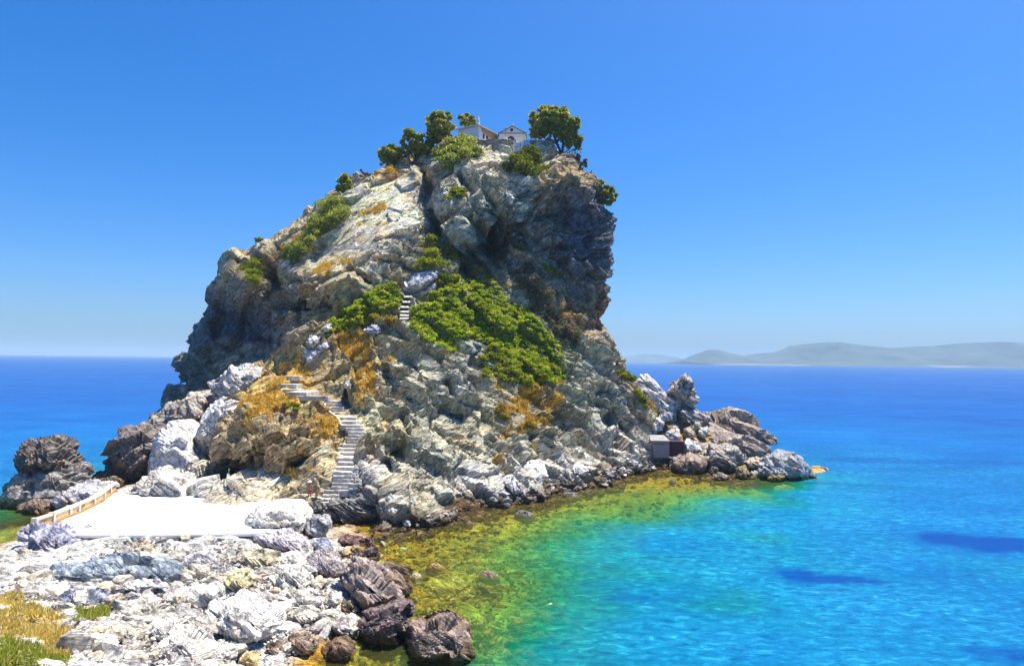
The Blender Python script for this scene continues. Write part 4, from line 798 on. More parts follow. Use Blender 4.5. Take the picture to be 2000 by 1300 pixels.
# water line of the headland
for lab, pts_, c_ in [('long white slab dipping into the cove, leftmost of three', [(925, 934), (942, 924), (973, 968), (958, 973), (932, 951)], WHITE), ('broad white slab dipping into the cove, middle of three', [(947, 940), (972, 932), (999, 963), (974, 970)], WHITE), ('white slab dipping into the cove, rightmost of three', [(978, 934), (1000, 926), (1021, 957), (1002, 963)], (.66, .65, .66)),
                      ('bright white square block above the cove water line', [(1023, 906), (1036, 900), (1054, 898), (1070, 926), (1036, 934), (1021, 923)], (.78, .77, .76)), ('dark pointed wedge of rock at the cove water line', [(1073, 934), (1101, 921), (1134, 945), (1112, 951), (1076, 944)], (.2, .18, .16)), ('white rounded rock behind the dark wedge', [(1112, 912), (1132, 903), (1153, 918), (1143, 928), (1115, 923)], (.7, .68, .68)),
                      ('small white slab near the dark foot of the stairs', [(748, 993), (765, 985), (786, 991), (776, 1004), (754, 1001)], WHITE), ('pale grey rock left of the small white slab', [(745, 972), (765, 958), (800, 968), (812, 980), (780, 984), (752, 982)], (.5, .5, .5))]:
    rock(lab, pts_, c_, on=(np.mean([p[0] for p in pts_]), max(p[1] for p in pts_) - 3, .9), amt=.8, low=.8, bed=(.7, -.3, .4), thick=1.1, lean=1.0)
rock('dark rock wall under the stair landing', [(592, 990), (650, 981), (724, 967), (733, 985), (730, 1020), (690, 1036), (640, 1032), (600, 1014)], (.30, .28, .25), Y=60.3, low=.3, lean=.1, thick=.5, amt=1.4)
# rocks in the shallows
for lab, pts_, c_ in [('dark rock barely awash near the middle of the cove', [(1006, 1004), (1010, 998), (1030, 1000), (1044, 1006), (1030, 1009)], DARK), ('small dark rock awash off the dark wedge', [(1095, 965), (1110, 960), (1135, 966), (1120, 970)], DARK), ('lone small dark rock awash in the green shallows by the right boulders', [(1306, 941), (1313, 936), (1320, 938), (1317, 943)], DARK), ('dark long rock awash in the amber shallows', [(935, 1120), (950, 1116), (976, 1126), (960, 1130)], BROWN),
                      ('tan rock awash beside the brown water edge boulders', [(800, 1126), (815, 1121), (826, 1126), (812, 1131)], TAN), ('flat amber rock awash left of the dark rock', [(830, 1108), (850, 1102), (874, 1106), (855, 1112)], (.4, .26, .1)), ('pale flat rock just under the water by the big right boulder', [(1511, 952), (1530, 946), (1552, 950), (1548, 958), (1515, 958)], (.45, .5, .42)), ('golden flat rock awash at the tip of the right point', [(1578, 914), (1598, 910), (1617, 917), (1605, 925), (1583, 925)], GOLD)]:
    flat_rock(lab, pts_, c_, -.05 if 'under' not in lab else -.35, .5, .22)
for lab, pts_ in [('long submerged ridge of rock in the green shallows, lower', [(1050, 1203), (1080, 1192), (1126, 1190), (1110, 1205), (1070, 1212)]), ('long submerged ridge of rock in the green shallows, upper', [(1000, 1212), (1050, 1196), (1094, 1176), (1096, 1184), (1050, 1205), (1010, 1218)]), ('flat amber submerged rock in the shallows', [(830, 1140), (870, 1120), (930, 1128), (900, 1148), (850, 1152)])]:
    flat_rock(lab, pts_, (.50, .42, .14), -.30, .7, .2)
# right promontory
rock('long pale leaning slab on the right promontory', [(1241, 753), (1248, 742), (1263, 732), (1283, 753), (1306, 774), (1323, 794), (1318, 812), (1300, 808), (1279, 796), (1265, 775), (1244, 763)], (.60, .57, .54), Y=102, low=.75, amt=.8, thick=.5)
rock('pointed rock standing upright on the right promontory', [(1304, 769), (1316, 751), (1327, 737), (1339, 725), (1350, 737), (1357, 757), (1362, 767), (1350, 780), (1332, 793), (1316, 792)], (.50, .45, .41), Y=103, low=.25, amt=1.2, lean=.1)
rock('dark rock under the upright pointed rock', [(1318, 796), (1341, 786), (1355, 794), (1386, 815), (1382, 828), (1359, 824), (1341, 824), (1322, 812)], (.36, .34, .33), Y=102)
rock('farthest triangular rock spit pointing right into the sea', [(1374, 832), (1401, 815), (1424, 803), (1440, 810), (1467, 829), (1488, 838), (1520, 857), (1490, 862), (1440, 860), (1398, 856)], (.34, .28, .23), Y=121, bed=(.45, -.3, .8), amt=1.1, low=.6, foot=True)
rock('long brown rock slab with a dark hollow on the right promontory', [(1380, 856), (1400, 846), (1433, 846), (1467, 857), (1502, 877), (1508, 886), (1499, 896), (1463, 897), (1420, 884), (1390, 876)], (.38, .31, .27), Y=97, bed=(.4, -.3, .8), low=.45, foot=True)
rock('big rounded boulder at the far right end of the promontory', [(1464, 923), (1486, 907), (1509, 889), (1536, 885), (1566, 895), (1580, 914), (1586, 932), (1560, 938), (1479, 938), (1466, 935)], (.40, .41, .43), z=0, low=.45, amt=1.2)
rock('knobbly boulder with blue hollow in the right boulder pile', [(1380, 893), (1394, 877), (1428, 870), (1451, 879), (1457, 900), (1440, 912), (1415, 917), (1390, 909)], (.46, .42, .37), Y=89, low=.5, amt=1.4, foot=True)
rock('brown ribbed boulder at the left of the right boulder pile', [(1314, 909), (1327, 891), (1350, 884), (1373, 891), (1384, 907), (1371, 924), (1341, 926), (1321, 920)], (.34, .26, .21), z=0, amt=1.2)
rock('white rock beside the maroon door on the right shore', [(1332, 862), (1345, 858), (1364, 864), (1372, 878), (1350, 886), (1338, 884)], (.66, .66, .68), Y=95, low=.5)
rock('pale block above the flat white roof slab', [(1295, 845), (1308, 838), (1323, 836), (1333, 852), (1323, 861), (1304, 858)], (.6, .57, .52), Y=97.5)
rock('white flat rock on the orange grass of the promontory', [(1272, 830), (1284, 815), (1300, 814), (1294, 835), (1278, 843)], (.68, .66, .64), Y=98.5)
rock('small white rock on the orange grass, uphill of the flat one', [(1258, 806), (1266, 797), (1275, 804), (1272, 814), (1262, 814)], (.66, .66, .68), Y=100)
rock('blue grey rock right of the pale leaning slab', [(1288, 812), (1300, 805), (1314, 806), (1312, 816), (1296, 818)], BLUE, Y=99.5)
rock('tan tilted rock on the orange terrace', [(1335, 848), (1342, 834), (1352, 834), (1359, 848), (1346, 856)], TAN, Y=98.5, bed=(.7, -.2, .5), amt=1.3)
rock('pale rock right of the tan tilted rock', [(1364, 846), (1370, 834), (1382, 832), (1386, 844), (1376, 852)], (.55, .55, .52), Y=99.5)
rock('cream rock under the upright pointed rock', [(1346, 832), (1356, 818), (1372, 826), (1374, 838), (1356, 842)], (.52, .46, .34), Y=101)
rock('low round rock in the shallows before the boulder pile', [(1391, 935), (1396, 926), (1410, 923), (1426, 932), (1415, 938)], (.40, .34, .28), z=0)
rock('golden brown upright stone between the right boulders', [(1440, 916), (1451, 905), (1466, 925), (1457, 936), (1442, 930)], (.36, .27, .14), z=0, bed=(.9, -.2, .2), amt=1.3)
rock('olive round stone in front of the big right end boulder', [(1500, 934), (1508, 927), (1524, 925), (1535, 931), (1526, 938), (1506, 939)], (.34, .28, .12), Y=83.5, amt=.6)
rock('brown rock at the water beside the ribbed boulder', [(1384, 924), (1390, 908), (1402, 906), (1408, 918), (1400, 928)], (.34, .26, .2), z=0)
rock('tan stone behind the knobbly boulder', [(1455, 903), (1465, 892), (1486, 894), (1494, 904), (1478, 914), (1460, 914)], (.46, .38, .28), Y=89.5)
# earth bank that carries the promontory boulders
bank = [P(*a) for a in [(1236, 752, 108), (1262, 800, 101), (1300, 812, 102), (1330, 815, 104), (1400, 830, 112), (1460, 845, 112), (1500, 860, 112), (1500, 890, 100), (1460, 915, 90), (1390, 922, 89.5), (1320, 922, 91.5), (1290, 915, 93), (1290, 850, 98), (1340, 846, 99.5), (1410, 846, 99), (1340, 880, 95), (1400, 890, 93)]]
bank = np.array(bank); bank[:, 1] += 3.0; bank[:, 2] = bank[:, 2] * .9 - .3; bb = bank.copy(); bb[:, 1] += 6; bb[:, 2] = -2; b2 = bank.copy(); b2[:, 2] -= .5
Vt, Ft = hull(np.vstack([bank, bb, b2 * [1, 1, 0] + [0, 0, -2]]))
Vt, Ft = roughen(Vt, Ft, 12, (.4, -.3, .8), 301, .55, res=.12, maxf=60000)
pbx, pby = proj(Vt)
cb_ = np.tile([.38, .33, .26], (len(Vt), 1)) * (1 + .3 * fbm(Vt / 1.5, 3, 44)[:, None])
og = smooth(.3, .6, np.exp(-(((pbx - 1280) / 30) ** 2 + ((pby - 815) / 30) ** 2)) + np.exp(-(((pbx - 1360) / 50) ** 2 + ((pby - 852) / 10) ** 2)) + .3 * fbm(Vt / 1.2, 3, 46))[:, None]
cb_ = cb_ * (1 - og) + og * np.array([.60, .30, .08])
wv_ = smooth(1.0, .3, Vt[:, 2] + .3 * fbm(Vt, 2, 48))[:, None]; cb_ = cb_ * (1 - wv_) + wv_ * np.array([.13, .09, .05])
tag(np_obj('promontory', Vt, Ft, M['massif'], {'Col': np.clip(cb_, .02, .7)}), 'low brown rocky point with orange dry grass running out to the right', kind='structure')

# ------------------------------------------------------------------ loose stones of the beach
proto = []
for k in range(14):
    r_ = np.random.default_rng(100 + k); pt = r_.normal(size=(16, 3)); pt /= np.linalg.norm(pt, axis=1)[:, None]
    pt *= np.array([1, .55 + .4 * r_.random(), .4 + .35 * r_.random()]) * .5
    Vt, Ft = hull(pt); Vt, Ft = roughen(Vt, Ft, .9, (r_.normal(), r_.normal(), 1.5), 400 + k, 1.0, res=.01, maxf=1300, soft=1)
    cl = np.tile([.62, .58, .50], (len(Vt), 1)) * (1 + .15 * fbm(Vt / .3, 2, k)[:, None])
    proto.append(np_mesh('stone', Vt, Ft, M['stone'], {'Col': np.clip(cl, .05, .8)}))
BEACH = [(10, 1095), (60, 1075), (180, 1090), (190, 1056), (470, 1052), (500, 1056), (600, 1085), (650, 1100), (690, 1190), (700, 1215), (650, 1240), (610, 1240), (560, 1300), (150, 1300), (130, 1230), (70, 1185), (0, 1165)]
def on_beach(n, rr):
    o = []
    while len(o) < n:
        q_ = np.stack([rr.uniform(0, 720, 400), rr.uniform(1045, 1300, 400)], 1); q_ = q_[poly_sd(BEACH, q_)[0] > 0]
        o += q_.tolist()
    return np.array(o[:n])
rr = np.random.default_rng(5)
pb = on_beach(265, rr); zz = np.full(len(pb), 1.0)
for _ in range(4):
    w_ = PZ(pb[:, 0], pb[:, 1], 0) ; t_ = GY(pb[:, 0], pb[:, 1], zz); w_ = P(pb[:, 0], pb[:, 1], t_); zz = ground(w_[:, 0], w_[:, 1])
STN = []
for k, (p_, w) in enumerate(zip(pb, w_)):
    o = link(bpy.data.objects.new('stone', proto[k % 14])); s_ = float(rr.choice([.5, .7, .95, 1.3, 1.8], p=[.2, .26, .26, .18, .1]))
    o.location = (w[0], w[1], zz[k] + .10 * s_); o.scale = (s_, s_ * rr.uniform(.8, 1.1), s_ * rr.uniform(.8, 1.2)); o.rotation_euler = (rr.uniform(-.3, .3), rr.uniform(-.3, .3), rr.uniform(0, 6.28))
    STN.append((o, w, s_))
import re as _re
stems = {}
for lb, og_, wd in ROCKS:
    st_ = _re.split(r' (?:with|at|in|on|beside|below|above|between|right|left|just|near|under|next|of|lying|resting|standing|wedged|sloping|leaning|half|among|across|along|jutting|behind) ', lb)[0]
    stems.setdefault(st_, []).append((lb, og_, wd))
refs = [(k, v[0][1], v[0][2]) for k, v in stems.items() if len(v) == 1 and len(k.split()) >= 3 and v[0][1][1] < 66]
keyed = {}
for o, w, sz in STN:
    k, og_, wd = min(refs, key=lambda r: np.hypot(*(r[1][:2] - w[:2])) - r[2] * .4)
    dx_, dy_ = w[0] - og_[0], w[1] - og_[1]
    dr_ = ('right of' if dx_ > 0 else 'left of') if abs(dx_) > abs(dy_) * .8 else ('behind' if dy_ > 0 else 'in front of')
    szw = 'big' if sz > 1.2 else ('middling' if sz > .8 else 'small')
    keyed.setdefault((szw, dr_, k), []).append((np.hypot(dx_, dy_), o))
ORD = ['', 'second', 'third', 'fourth', 'fifth', 'sixth', 'seventh', 'eighth', 'ninth', 'tenth', 'eleventh', 'twelfth']
for (szw, dr_, k), lst in keyed.items():
    lst.sort(key=lambda t: t[0])
    for i_, (_, o) in enumerate(lst):
        od = ('only ' if len(lst) == 1 else ('closest ' if i_ == 0 else ORD[min(i_, 11)] + ' closest '))
        tag(o, od + szw + ' loose stone ' + dr_ + ' the ' + k, 'stone', 'loose stones on the beach')
# rubble too small to count
def rubble(name, label, Pw, sizes, colf, seed):
    r_ = np.random.default_rng(seed); n = len(Pw)
    ic = np.array([(-1, 0, 1.618), (1, 0, 1.618), (-1, 0, -1.618), (1, 0, -1.618), (0, 1.618, 1), (0, 1.618, -1), (0, -1.618, 1), (0, -1.618, -1), (1.618, 1, 0), (-1.618, 1, 0), (1.618, -1, 0), (-1.618, -1, 0)]) / 1.9
    fi = np.array([(0, 4, 1), (0, 9, 4), (9, 5, 4), (4, 5, 8), (4, 8, 1), (8, 10, 1), (8, 3, 10), (5, 3, 8), (5, 2, 3), (2, 7, 3), (7, 10, 3), (7, 6, 10), (7, 11, 6), (11, 0, 6), (0, 1, 6), (6, 1, 10), (9, 0, 11), (9, 11, 2), (9, 2, 5), (7, 2, 11)])
    X = ic[None] * r_.uniform(.55, 1.15, (n, 12, 1)) * r_.uniform([.7, .6, .35], [1.2, 1, .8], (n, 1, 3)) * sizes[:, None, None] * .5
    an = r_.uniform(0, 6.28, n); ca, sa = np.cos(an)[:, None], np.sin(an)[:, None]
    X = np.stack([X[..., 0] * ca - X[..., 1] * sa, X[..., 0] * sa + X[..., 1] * ca, X[..., 2] + .25 * X[..., 0] * r_.uniform(-1, 1, (n, 1))], 2) + Pw[:, None]
    Fc = (fi[None] + (np.arange(n) * 12)[:, None, None]).reshape(-1, 3)
    cl = np.repeat(colf(n, r_), 12, 0)
    o = np_obj(name, X.reshape(-1, 3), Fc, M['massif'], {'Col': np.clip(cl, .02, .8)})
    return tag(o, label, kind='stuff')
def palette(cols, wts):
    def f(n, r_): return np.array(cols)[r_.choice(len(cols), n, p=wts)] * r_.uniform(.75, 1.15, (n, 1))
    return f
nb = 6000
q_ = on_beach(nb, rr); zz = np.full(nb, 1.0)
for _ in range(3):
    w_ = P(q_[:, 0], q_[:, 1], GY(q_[:, 0], q_[:, 1], zz)); zz = ground(w_[:, 0], w_[:, 1])
w_[:, 2] = zz + .06
rubble('beach_rubble', 'small pale rubble filling the gaps between the beach boulders', w_, rr.choice([.14, .2, .3, .42], nb, p=[.3, .35, .25, .1]), palette([(.7, .68, .65), (.6, .54, .44), (.42, .42, .46), (.5, .36, .3), (.3, .28, .3)], [.46, .24, .14, .08, .08]), 3)
# stony fringe along the foot of the headland
SH = np.array([(600, 1052), (660, 1058), (740, 1050), (810, 1034), (870, 1018), (930, 998), (990, 988), (1060, 974), (1124, 958), (1184, 946), (1214, 929), (1254, 919), (1312, 916), (1400, 928), (1470, 936)], float)
tt = rr.uniform(0, 1, 5200); xs = np.interp(tt, np.linspace(0, 1, len(SH)), SH[:, 0]); ys = np.interp(tt, np.linspace(0, 1, len(SH)), SH[:, 1]) + np.abs(rr.normal(0, 7, 5200)) * rr.choice([-1.2, 1], 5200, p=[.6, .4])
up_ = ys < np.interp(xs, SH[:, 0], SH[:, 1])
Ys = surfYv(xs, ys); okk = Ys < 1e8
Yw = np.where(okk & up_, Ys - .05, GY(xs, ys, 0) + .1); w_ = P(xs, ys, Yw); w_[:, 2] = np.where(up_, w_[:, 2], -.12 - .25 * rr.random(len(xs)))
cw = smooth(.25, .9, w_[:, 2] + rr.normal(0, .25, len(xs)))[:, None]
fr_c = cw * np.array([.66, .63, .6]) + (1 - cw) * np.array([.2, .13, .07]); fr_c *= rr.uniform(.35, 1.05, (len(xs), 1))
rubble('shore_rubble', 'brown and white stones heaped along the waterline of the headland', w_, rr.choice([.2, .4, .7, 1.2], len(xs), p=[.4, .3, .2, .1]), lambda n, r_: fr_c, 4)

# stones on the bed of the cove
q_ = np.stack([rr.uniform(660, 1400, 16000), rr.uniform(930, 1330, 16000)], 1); w_ = PZ(q_[:, 0], q_[:, 1], 0.0); gz = ground(w_[:, 0], w_[:, 1])
kk = (gz < -.12) & (gz > -2.6) & (rr.random(len(gz)) < .55); w_ = w_[kk]; w_[:, 2] = gz[kk] + .02
rubble('seabed_stones', 'amber and olive stones on the bed of the shallow cove', w_, rr.choice([.25, .4, .7, 1.1], len(w_), p=[.4, .35, .18, .07]), palette([(.45, .28, .05), (.3, .28, .07), (.5, .46, .22), (.16, .12, .05), (.2, .26, .1)], [.28, .24, .16, .2, .12]), 6)
# ------------------------------------------------------------------ vegetation
def leaf_mesh(name, centers, radii, per, size, pal, seed, squash=.8, parent=None, mat='leaf', shell=.55, outb=.5):
    r_ = np.random.default_rng(seed); centers = np.asarray(centers, float); radii = np.asarray(radii, float)
    cnt = np.maximum((per * (radii / radii.mean()) ** 2).astype(int), 8)
    ci = np.repeat(np.arange(len(centers)), cnt); n = len(ci)
    d = r_.normal(size=(n, 3)); d /= np.linalg.norm(d, axis=1)[:, None]; d[:, 2] = np.where(r_.random(n) < .65, np.abs(d[:, 2]), d[:, 2])
    rad = radii[ci] * (shell + (1 - shell) * r_.random(n)) * (1 + .25 * r_.normal(size=n) * .6)
    c = centers[ci] + d * rad[:, None] * np.array([1, 1, squash])
    nn = d * outb + r_.normal(size=(n, 3)) * .7; nn /= np.linalg.norm(nn, axis=1)[:, None]
    a = np.cross(nn, r_.normal(size=(n, 3))); a /= np.linalg.norm(a, axis=1)[:, None] + 1e-9; b = np.cross(nn, a)
    s = size * r_.uniform(.6, 1.4, n)[:, None]
    X = np.stack([c - a * s - b * s * .45, c + a * s - b * s * .35, c + a * s * .5 + b * s * .7, c - a * s * .6 + b * s * .6], 1).reshape(-1, 3)
    Fc = np.arange(n * 4).reshape(-1, 4)
    pal = np.array(pal, float); tint = r_.random(len(centers)); u = np.clip(tint[ci] * .6 + r_.random(n) * .55 - .08, 0, .999)
    k = u * (len(pal) - 1); k0 = k.astype(int); f = (k - k0)[:, None]
    cl = pal[k0] * (1 - f) + pal[np.minimum(k0 + 1, len(pal) - 1)] * f
    cl *= r_.uniform(.7, 1.25, (n, 1))
    return np_obj(name, X, Fc, M[mat], {'Col': np.repeat(np.clip(cl, .005, .6), 4, 0)}, parent=parent, nper=4)
PINE = [(0.127, 0.187, 0.049), (0.251, 0.315, 0.063), (0.402, 0.429, 0.076), (0.603, 0.529, 0.087), (0.504, 0.329, 0.127)]
SHRUB = [(0.09, 0.129, 0.015), (0.181, 0.245, 0.02), (0.283, 0.322, 0.023), (0.386, 0.386, 0.032), (0.438, 0.347, 0.052)]
THICK = [(0.137, 0.198, 0.018), (0.289, 0.394, 0.021), (0.409, 0.501, 0.028), (0.516, 0.577, 0.039), (0.577, 0.516, 0.076)]
GREYS = [(.10, .11, .04), (.17, .17, .07), (.22, .18, .12), (.26, .2, .15)]
GOLDS = [(.25, .17, .03), (.38, .25, .04), (.45, .32, .05), (.30, .28, .05)]
VS = [0]
def tree(label, lobes, Y, base, pal=PINE, name='pine_tree', cat='tree', group=None, size=.17, dens=1.0):
    VS[0] += 1; sd_ = 500 + VS[0]; r_ = np.random.default_rng(sd_)
    b = P(np.array(float(base[0])), np.array(float(base[1])), Y); root = empty(name, b); tag(root, label, cat, group)
    cs, rs = [], []; bm = bmesh.new(); s_ = Y / F
    for px, py, rx, ry in lobes:
        c = P(np.array(float(px)), np.array(float(py)), Y) - b; n = max(int(62 * dens * (rx * ry) / 700), 14)
        ctr = []
        for k in range(n):
            d = r_.normal(size=3); d /= np.linalg.norm(d); rr_ = (r_.uniform(.35, .86) ** .8 if r_.random() > .18 else r_.uniform(.80, .94)) if k else 0
            pt = c + d * rr_ * np.array([rx * s_, rx * s_ * .85, ry * s_]); ctr.append(pt)
            cs.append(pt); rs.append(min(rx, ry) * s_ * r_.uniform(.13, .31))
        top = c; st = np.array([0, 0, -.4]); midp = (st + top) / 2 + r_.normal(size=3) * .25
        w = max(.07, rx * s_ * .055)
        bm_tube(bm, [st, st * .5 + midp * .5, midp, top], [w * 1.5, w * 1.2, w, w * .6])
        for pt in ctr[1::3][:9]:
            m_ = (midp * .4 + top * .6) * .5 + pt * .5 + r_.normal(size=3) * .1
            bm_tube(bm, [midp * .5 + top * .5, m_, pt], [w * .55, w * .35, w * .15], 5)
    bm_obj('trunk', bm, M['bark'], root)
    leaf_mesh('crown', cs, rs, 105, size, pal, sd_, parent=root, squash=.85)
    return root
def thicket(label, poly, n, rad, pal=SHRUB, lift=.35, name='shrub', cat='shrub', per=130, size=.12, group=None, stuff=False, Yoff=0.0, squash=.75):
    VS[0] += 1; sd_ = 700 + VS[0]; r_ = np.random.default_rng(sd_); poly = np.array(poly, float); lo, hi = poly.min(0), poly.max(0)
    pts = []
    while len(pts) < n:
        q_ = r_.uniform(lo, hi, (n * 3, 2)); q_ = q_[poly_sd(poly, q_)[0] > 2]; pts += q_.tolist()
    pts = np.array(pts[:n]); Ys = surfYv(pts[:, 0], pts[:, 1])
    med = np.median(Ys[Ys < 1e8]) if (Ys < 1e8).any() else 105
    Ys = np.where(Ys > 1e8, med, Ys); Ys = np.clip(Ys, med - 9, med + 9); n = int(n)
    C_ = P(pts[:, 0], pts[:, 1], Ys - rad * .35 + Yoff); rs = rad * r_.uniform(.6, 1.25, n); C_[:, 2] += lift * rad * r_.uniform(-.3, .6, n)
    b = C_[C_[:, 2].argmin()] - np.array([0, 0, rad * .5])
    root = empty(name, b); tag(root, label, cat, group)
    leaf_mesh('foliage', C_ - b, rs, per, size, pal, sd_, squash=squash, parent=root)
    for k in range(0, n, max(1, n // 6)):
        c = C_[k] - b; bm = bmesh.new()
        bm_tube(bm, [c + np.array([r_.normal() * .2, .5, -rad * 1.1]), c + np.array([0, .15, -rad * .3]), c + np.array([r_.normal() * .2, 0, rad * .3])], [.07, .05, .02], 5); bm_obj('stem', bm, M['bark'], root)
    return root
tree('rounded pine left of the white house on the summit', [(860, 246, 28, 31), (866, 272, 20, 20), (845, 270, 18, 22)], 117.5, (862, 300))
tree('small pine crown peeping over the white house roof', [(914, 237, 19, 17)], 125, (914, 262))
tree('dark pine left of the rounded pine on the summit ridge', [(806, 277, 27, 24), (828, 288, 20, 17), (800, 296, 22, 14)], 116.5, (812, 308))
tree('low pine at the left end of the summit ridge', [(762, 303, 25, 21), (780, 300, 16, 14), (755, 314, 20, 11)], 116, (764, 322))
tree('big spreading pine right of the chapel on the summit', [(1070, 235, 38, 29), (1100, 243, 33, 30), (1054, 258, 24, 18), (1083, 266, 34, 14), (1118, 272, 20, 22), (1128, 290, 10, 12)], 116, (1098, 300), size=.18)
tree('windswept pine hanging on the right cliff edge', [(1187, 382, 19, 23), (1172, 362, 11, 13)], 114.5, (1172, 392), size=.15)
tree('dark pine on the left skyline ridge', [(673, 362, 18, 25), (668, 384, 20, 18)], 112, (668, 398))
tree('small bush on the lower left skyline', [(505, 469, 9, 8)], 110, (505, 477), name='bush', cat='bush', size=.13)
tree('brown bush right of the summit on the cliff edge', [(1140, 318, 9, 10), (1128, 308, 8, 8)], 115.5, (1138, 328), GREYS, name='bush', cat='bush', size=.13)
tree('small bush on the right cliff rim above the windswept pine', [(1156, 345, 9, 8)], 114, (1156, 352), GREYS, name='bush', cat='bush', size=.13)
tree('small bush at the top of the left skyline', [(713, 340, 15, 9)], 114.5, (715, 349), GREYS, name='bush', cat='bush', size=.13)
thicket('broad shrub spilling down in front of the white house', [(845, 300), (868, 282), (890, 268), (916, 262), (930, 272), (928, 284), (946, 305), (905, 310), (872, 337), (852, 318)], 60, 1.1, PINE[:4], size=.15, Yoff=-.4)
thicket('green shrub below the gate right of the white path', [(975, 335), (1000, 310), (1025, 290), (1050, 292), (1066, 318), (1070, 335), (1030, 344)], 42, 1.0, [(.06, .09, .012), (.12, .15, .015), (.2, .22, .02), (.27, .27, .03)], size=.15, Yoff=-.4)
thicket('long shrub in the gully below the skyline pine', [(598, 445), (622, 402), (648, 388), (682, 398), (674, 425), (642, 452), (600, 462)], 70, 1.05, PINE[:4], lift=1.4, Yoff=-1.2)
thicket('shrub on the ledge at the lower end of the gully', [(546, 506), (560, 482), (595, 466), (616, 462), (602, 492), (575, 514)], 36, .9, PINE[:4], lift=1.2, Yoff=-.8)
thicket('green shrub in the notch of the left cliff', [(466, 520), (484, 502), (508, 504), (511, 530), (504, 558), (486, 552)], 34, .85, SHRUB, lift=1.0, Yoff=-.9)
thicket('bright shrub above the large white boulder', [(818, 512), (824, 474), (846, 460), (882, 475), (897, 495), (892, 522), (800, 532)], 46, .9, SHRUB)
thicket('wide green mound left of the upper steps', [(622, 642), (660, 612), (700, 582), (740, 560), (772, 548), (784, 580), (776, 607), (722, 624), (690, 640), (650, 652)], 340, .44, THICK, per=62, squash=.65)
thicket('golden round shrub beside the upper steps', [(716, 632), (728, 618), (755, 614), (774, 622), (772, 638), (745, 642)], 16, .75, GOLDS)
thicket('great green thicket filling the slope right of the upper steps', [(800, 640), (805, 602), (840, 572), (900, 546), (958, 534), (975, 560), (990, 590), (1030, 600), (1062, 640), (1090, 670), (1112, 715), (1104, 745), (1040, 756), (1000, 728), (985, 690), (935, 665), (905, 660), (890, 690), (860, 680), (830, 665)], 1150, .47, THICK, per=62, size=.115, squash=.65)
thicket('lower tongue of green bushes under the great thicket', [(930, 700), (955, 670), (1000, 690), (1060, 690), (1108, 720), (1104, 748), (1040, 757), (990, 745), (945, 742)], 260, .46, SHRUB, per=62, size=.115, squash=.65)
thicket('round green shrub between the white boulder and the thicket', [(850, 560), (862, 536), (890, 530), (905, 545), (880, 560)], 18, .7, SHRUB)
thicket('tall grey green shrub below the right cliff', [(1004, 532), (1030, 515), (1055, 530), (1066, 570), (1072, 612), (1050, 617), (1025, 578)], 34, .8, GREYS + [(.2, .24, .04)])
thicket('thin shrub hanging in the cleft of the upper cliff', [(989, 440), (1003, 435), (1024, 488), (1016, 502), (998, 472)], 18, .6, GREYS + [(.2, .22, .04)])
thicket('grey brown shrubs right of the great thicket', [(1064, 620), (1092, 610), (1132, 620), (1137, 660), (1122, 682), (1090, 662)], 30, .75, GREYS)
thicket('low green growth on the ridge towards the promontory', [(1200, 727), (1214, 721), (1250, 739), (1246, 748), (1215, 738)], 18, .5, SHRUB)
thicket('strip of green along the pale leaning slab', [(1236, 757), (1246, 757), (1268, 790), (1262, 796)], 14, .5, SHRUB)
thicket('green growth on the shelf of the upper cliff', [(866, 386), (890, 366), (910, 360), (912, 378), (888, 396)], 16, .55, SHRUB)
thicket('low green growth under the shaded right cliff', [(1060, 515), (1080, 520), (1100, 540), (1092, 548), (1066, 528)], 14, .5, SHRUB)
thicket('low green bush at the thicket edge below the stairs path', [(625, 645), (652, 634), (682, 634), (680, 648), (640, 660)], 16, .6, SHRUB)
thicket('green tuft left of the stair head', [(545, 800), (560, 786), (582, 786), (584, 802), (566, 812)], 14, .45, [(.2, .2, .03), (.3, .28, .04), (.38, .33, .05)])
for k, (px, py, s_) in enumerate([(1056, 822, .8), (1035, 828, .6), (975, 800, .6), (985, 812, .5), (1070, 818, .5)]):
    thicket(['ochre tuft on the cove slope, largest of the cluster', 'ochre tuft just left of the largest one on the cove slope', 'golden tuft on the cove slope below the thicket', 'golden tuft just below the other golden one on the cove slope', 'ochre tuft just right of the largest one on the cove slope'][k], [(px - 11, py + 6), (px - 6, py - 7), (px + 8, py - 6), (px + 11, py + 6)], 6, s_, GOLDS, name='grass_tuft', cat='tuft')
# dry grass blades on the slopes and the green grass in the near corner
def blades(name, label, Pw, hgt, pal, seed, wid=.05):
    r_ = np.random.default_rng(seed); n = len(Pw); an = r_.uniform(0, 6.28, n); w = wid * r_.uniform(.6, 1.4, n)
    sx_ = np.stack([np.cos(an), np.sin(an), 0 * an], 1) * w[:, None]; h = hgt * r_.uniform(.5, 1.3, n)
    tip = Pw + np.stack([r_.normal(0, .3, n) * h, r_.normal(0, .3, n) * h, h], 1)
    X = np.stack([Pw - sx_, Pw + sx_, tip], 1).reshape(-1, 3)
    cl = np.array(pal)[r_.integers(0, len(pal), n)] * r_.uniform(.75, 1.2, (n, 1))
    o = np_obj(name, X, np.arange(n * 3).reshape(-1, 3), M['grass'], {'Col': np.repeat(cl, 3, 0)}); return tag(o, label, kind='stuff')
cand = np.nonzero((DM > .5) & (NR[:, 2] > .2))[0]; rq = np.random.default_rng(77)
if len(cand): pick = rq.choice(cand, 42000); blades('dry_grass', 'orange dry grass growing in patches on the headland', V2[pick] + rq.normal(0, .09, (len(pick), 3)), .32, [(.80, .46, .07), (.7, .38, .06), (.82, .56, .14), (.58, .45, .08)], 78, .045)
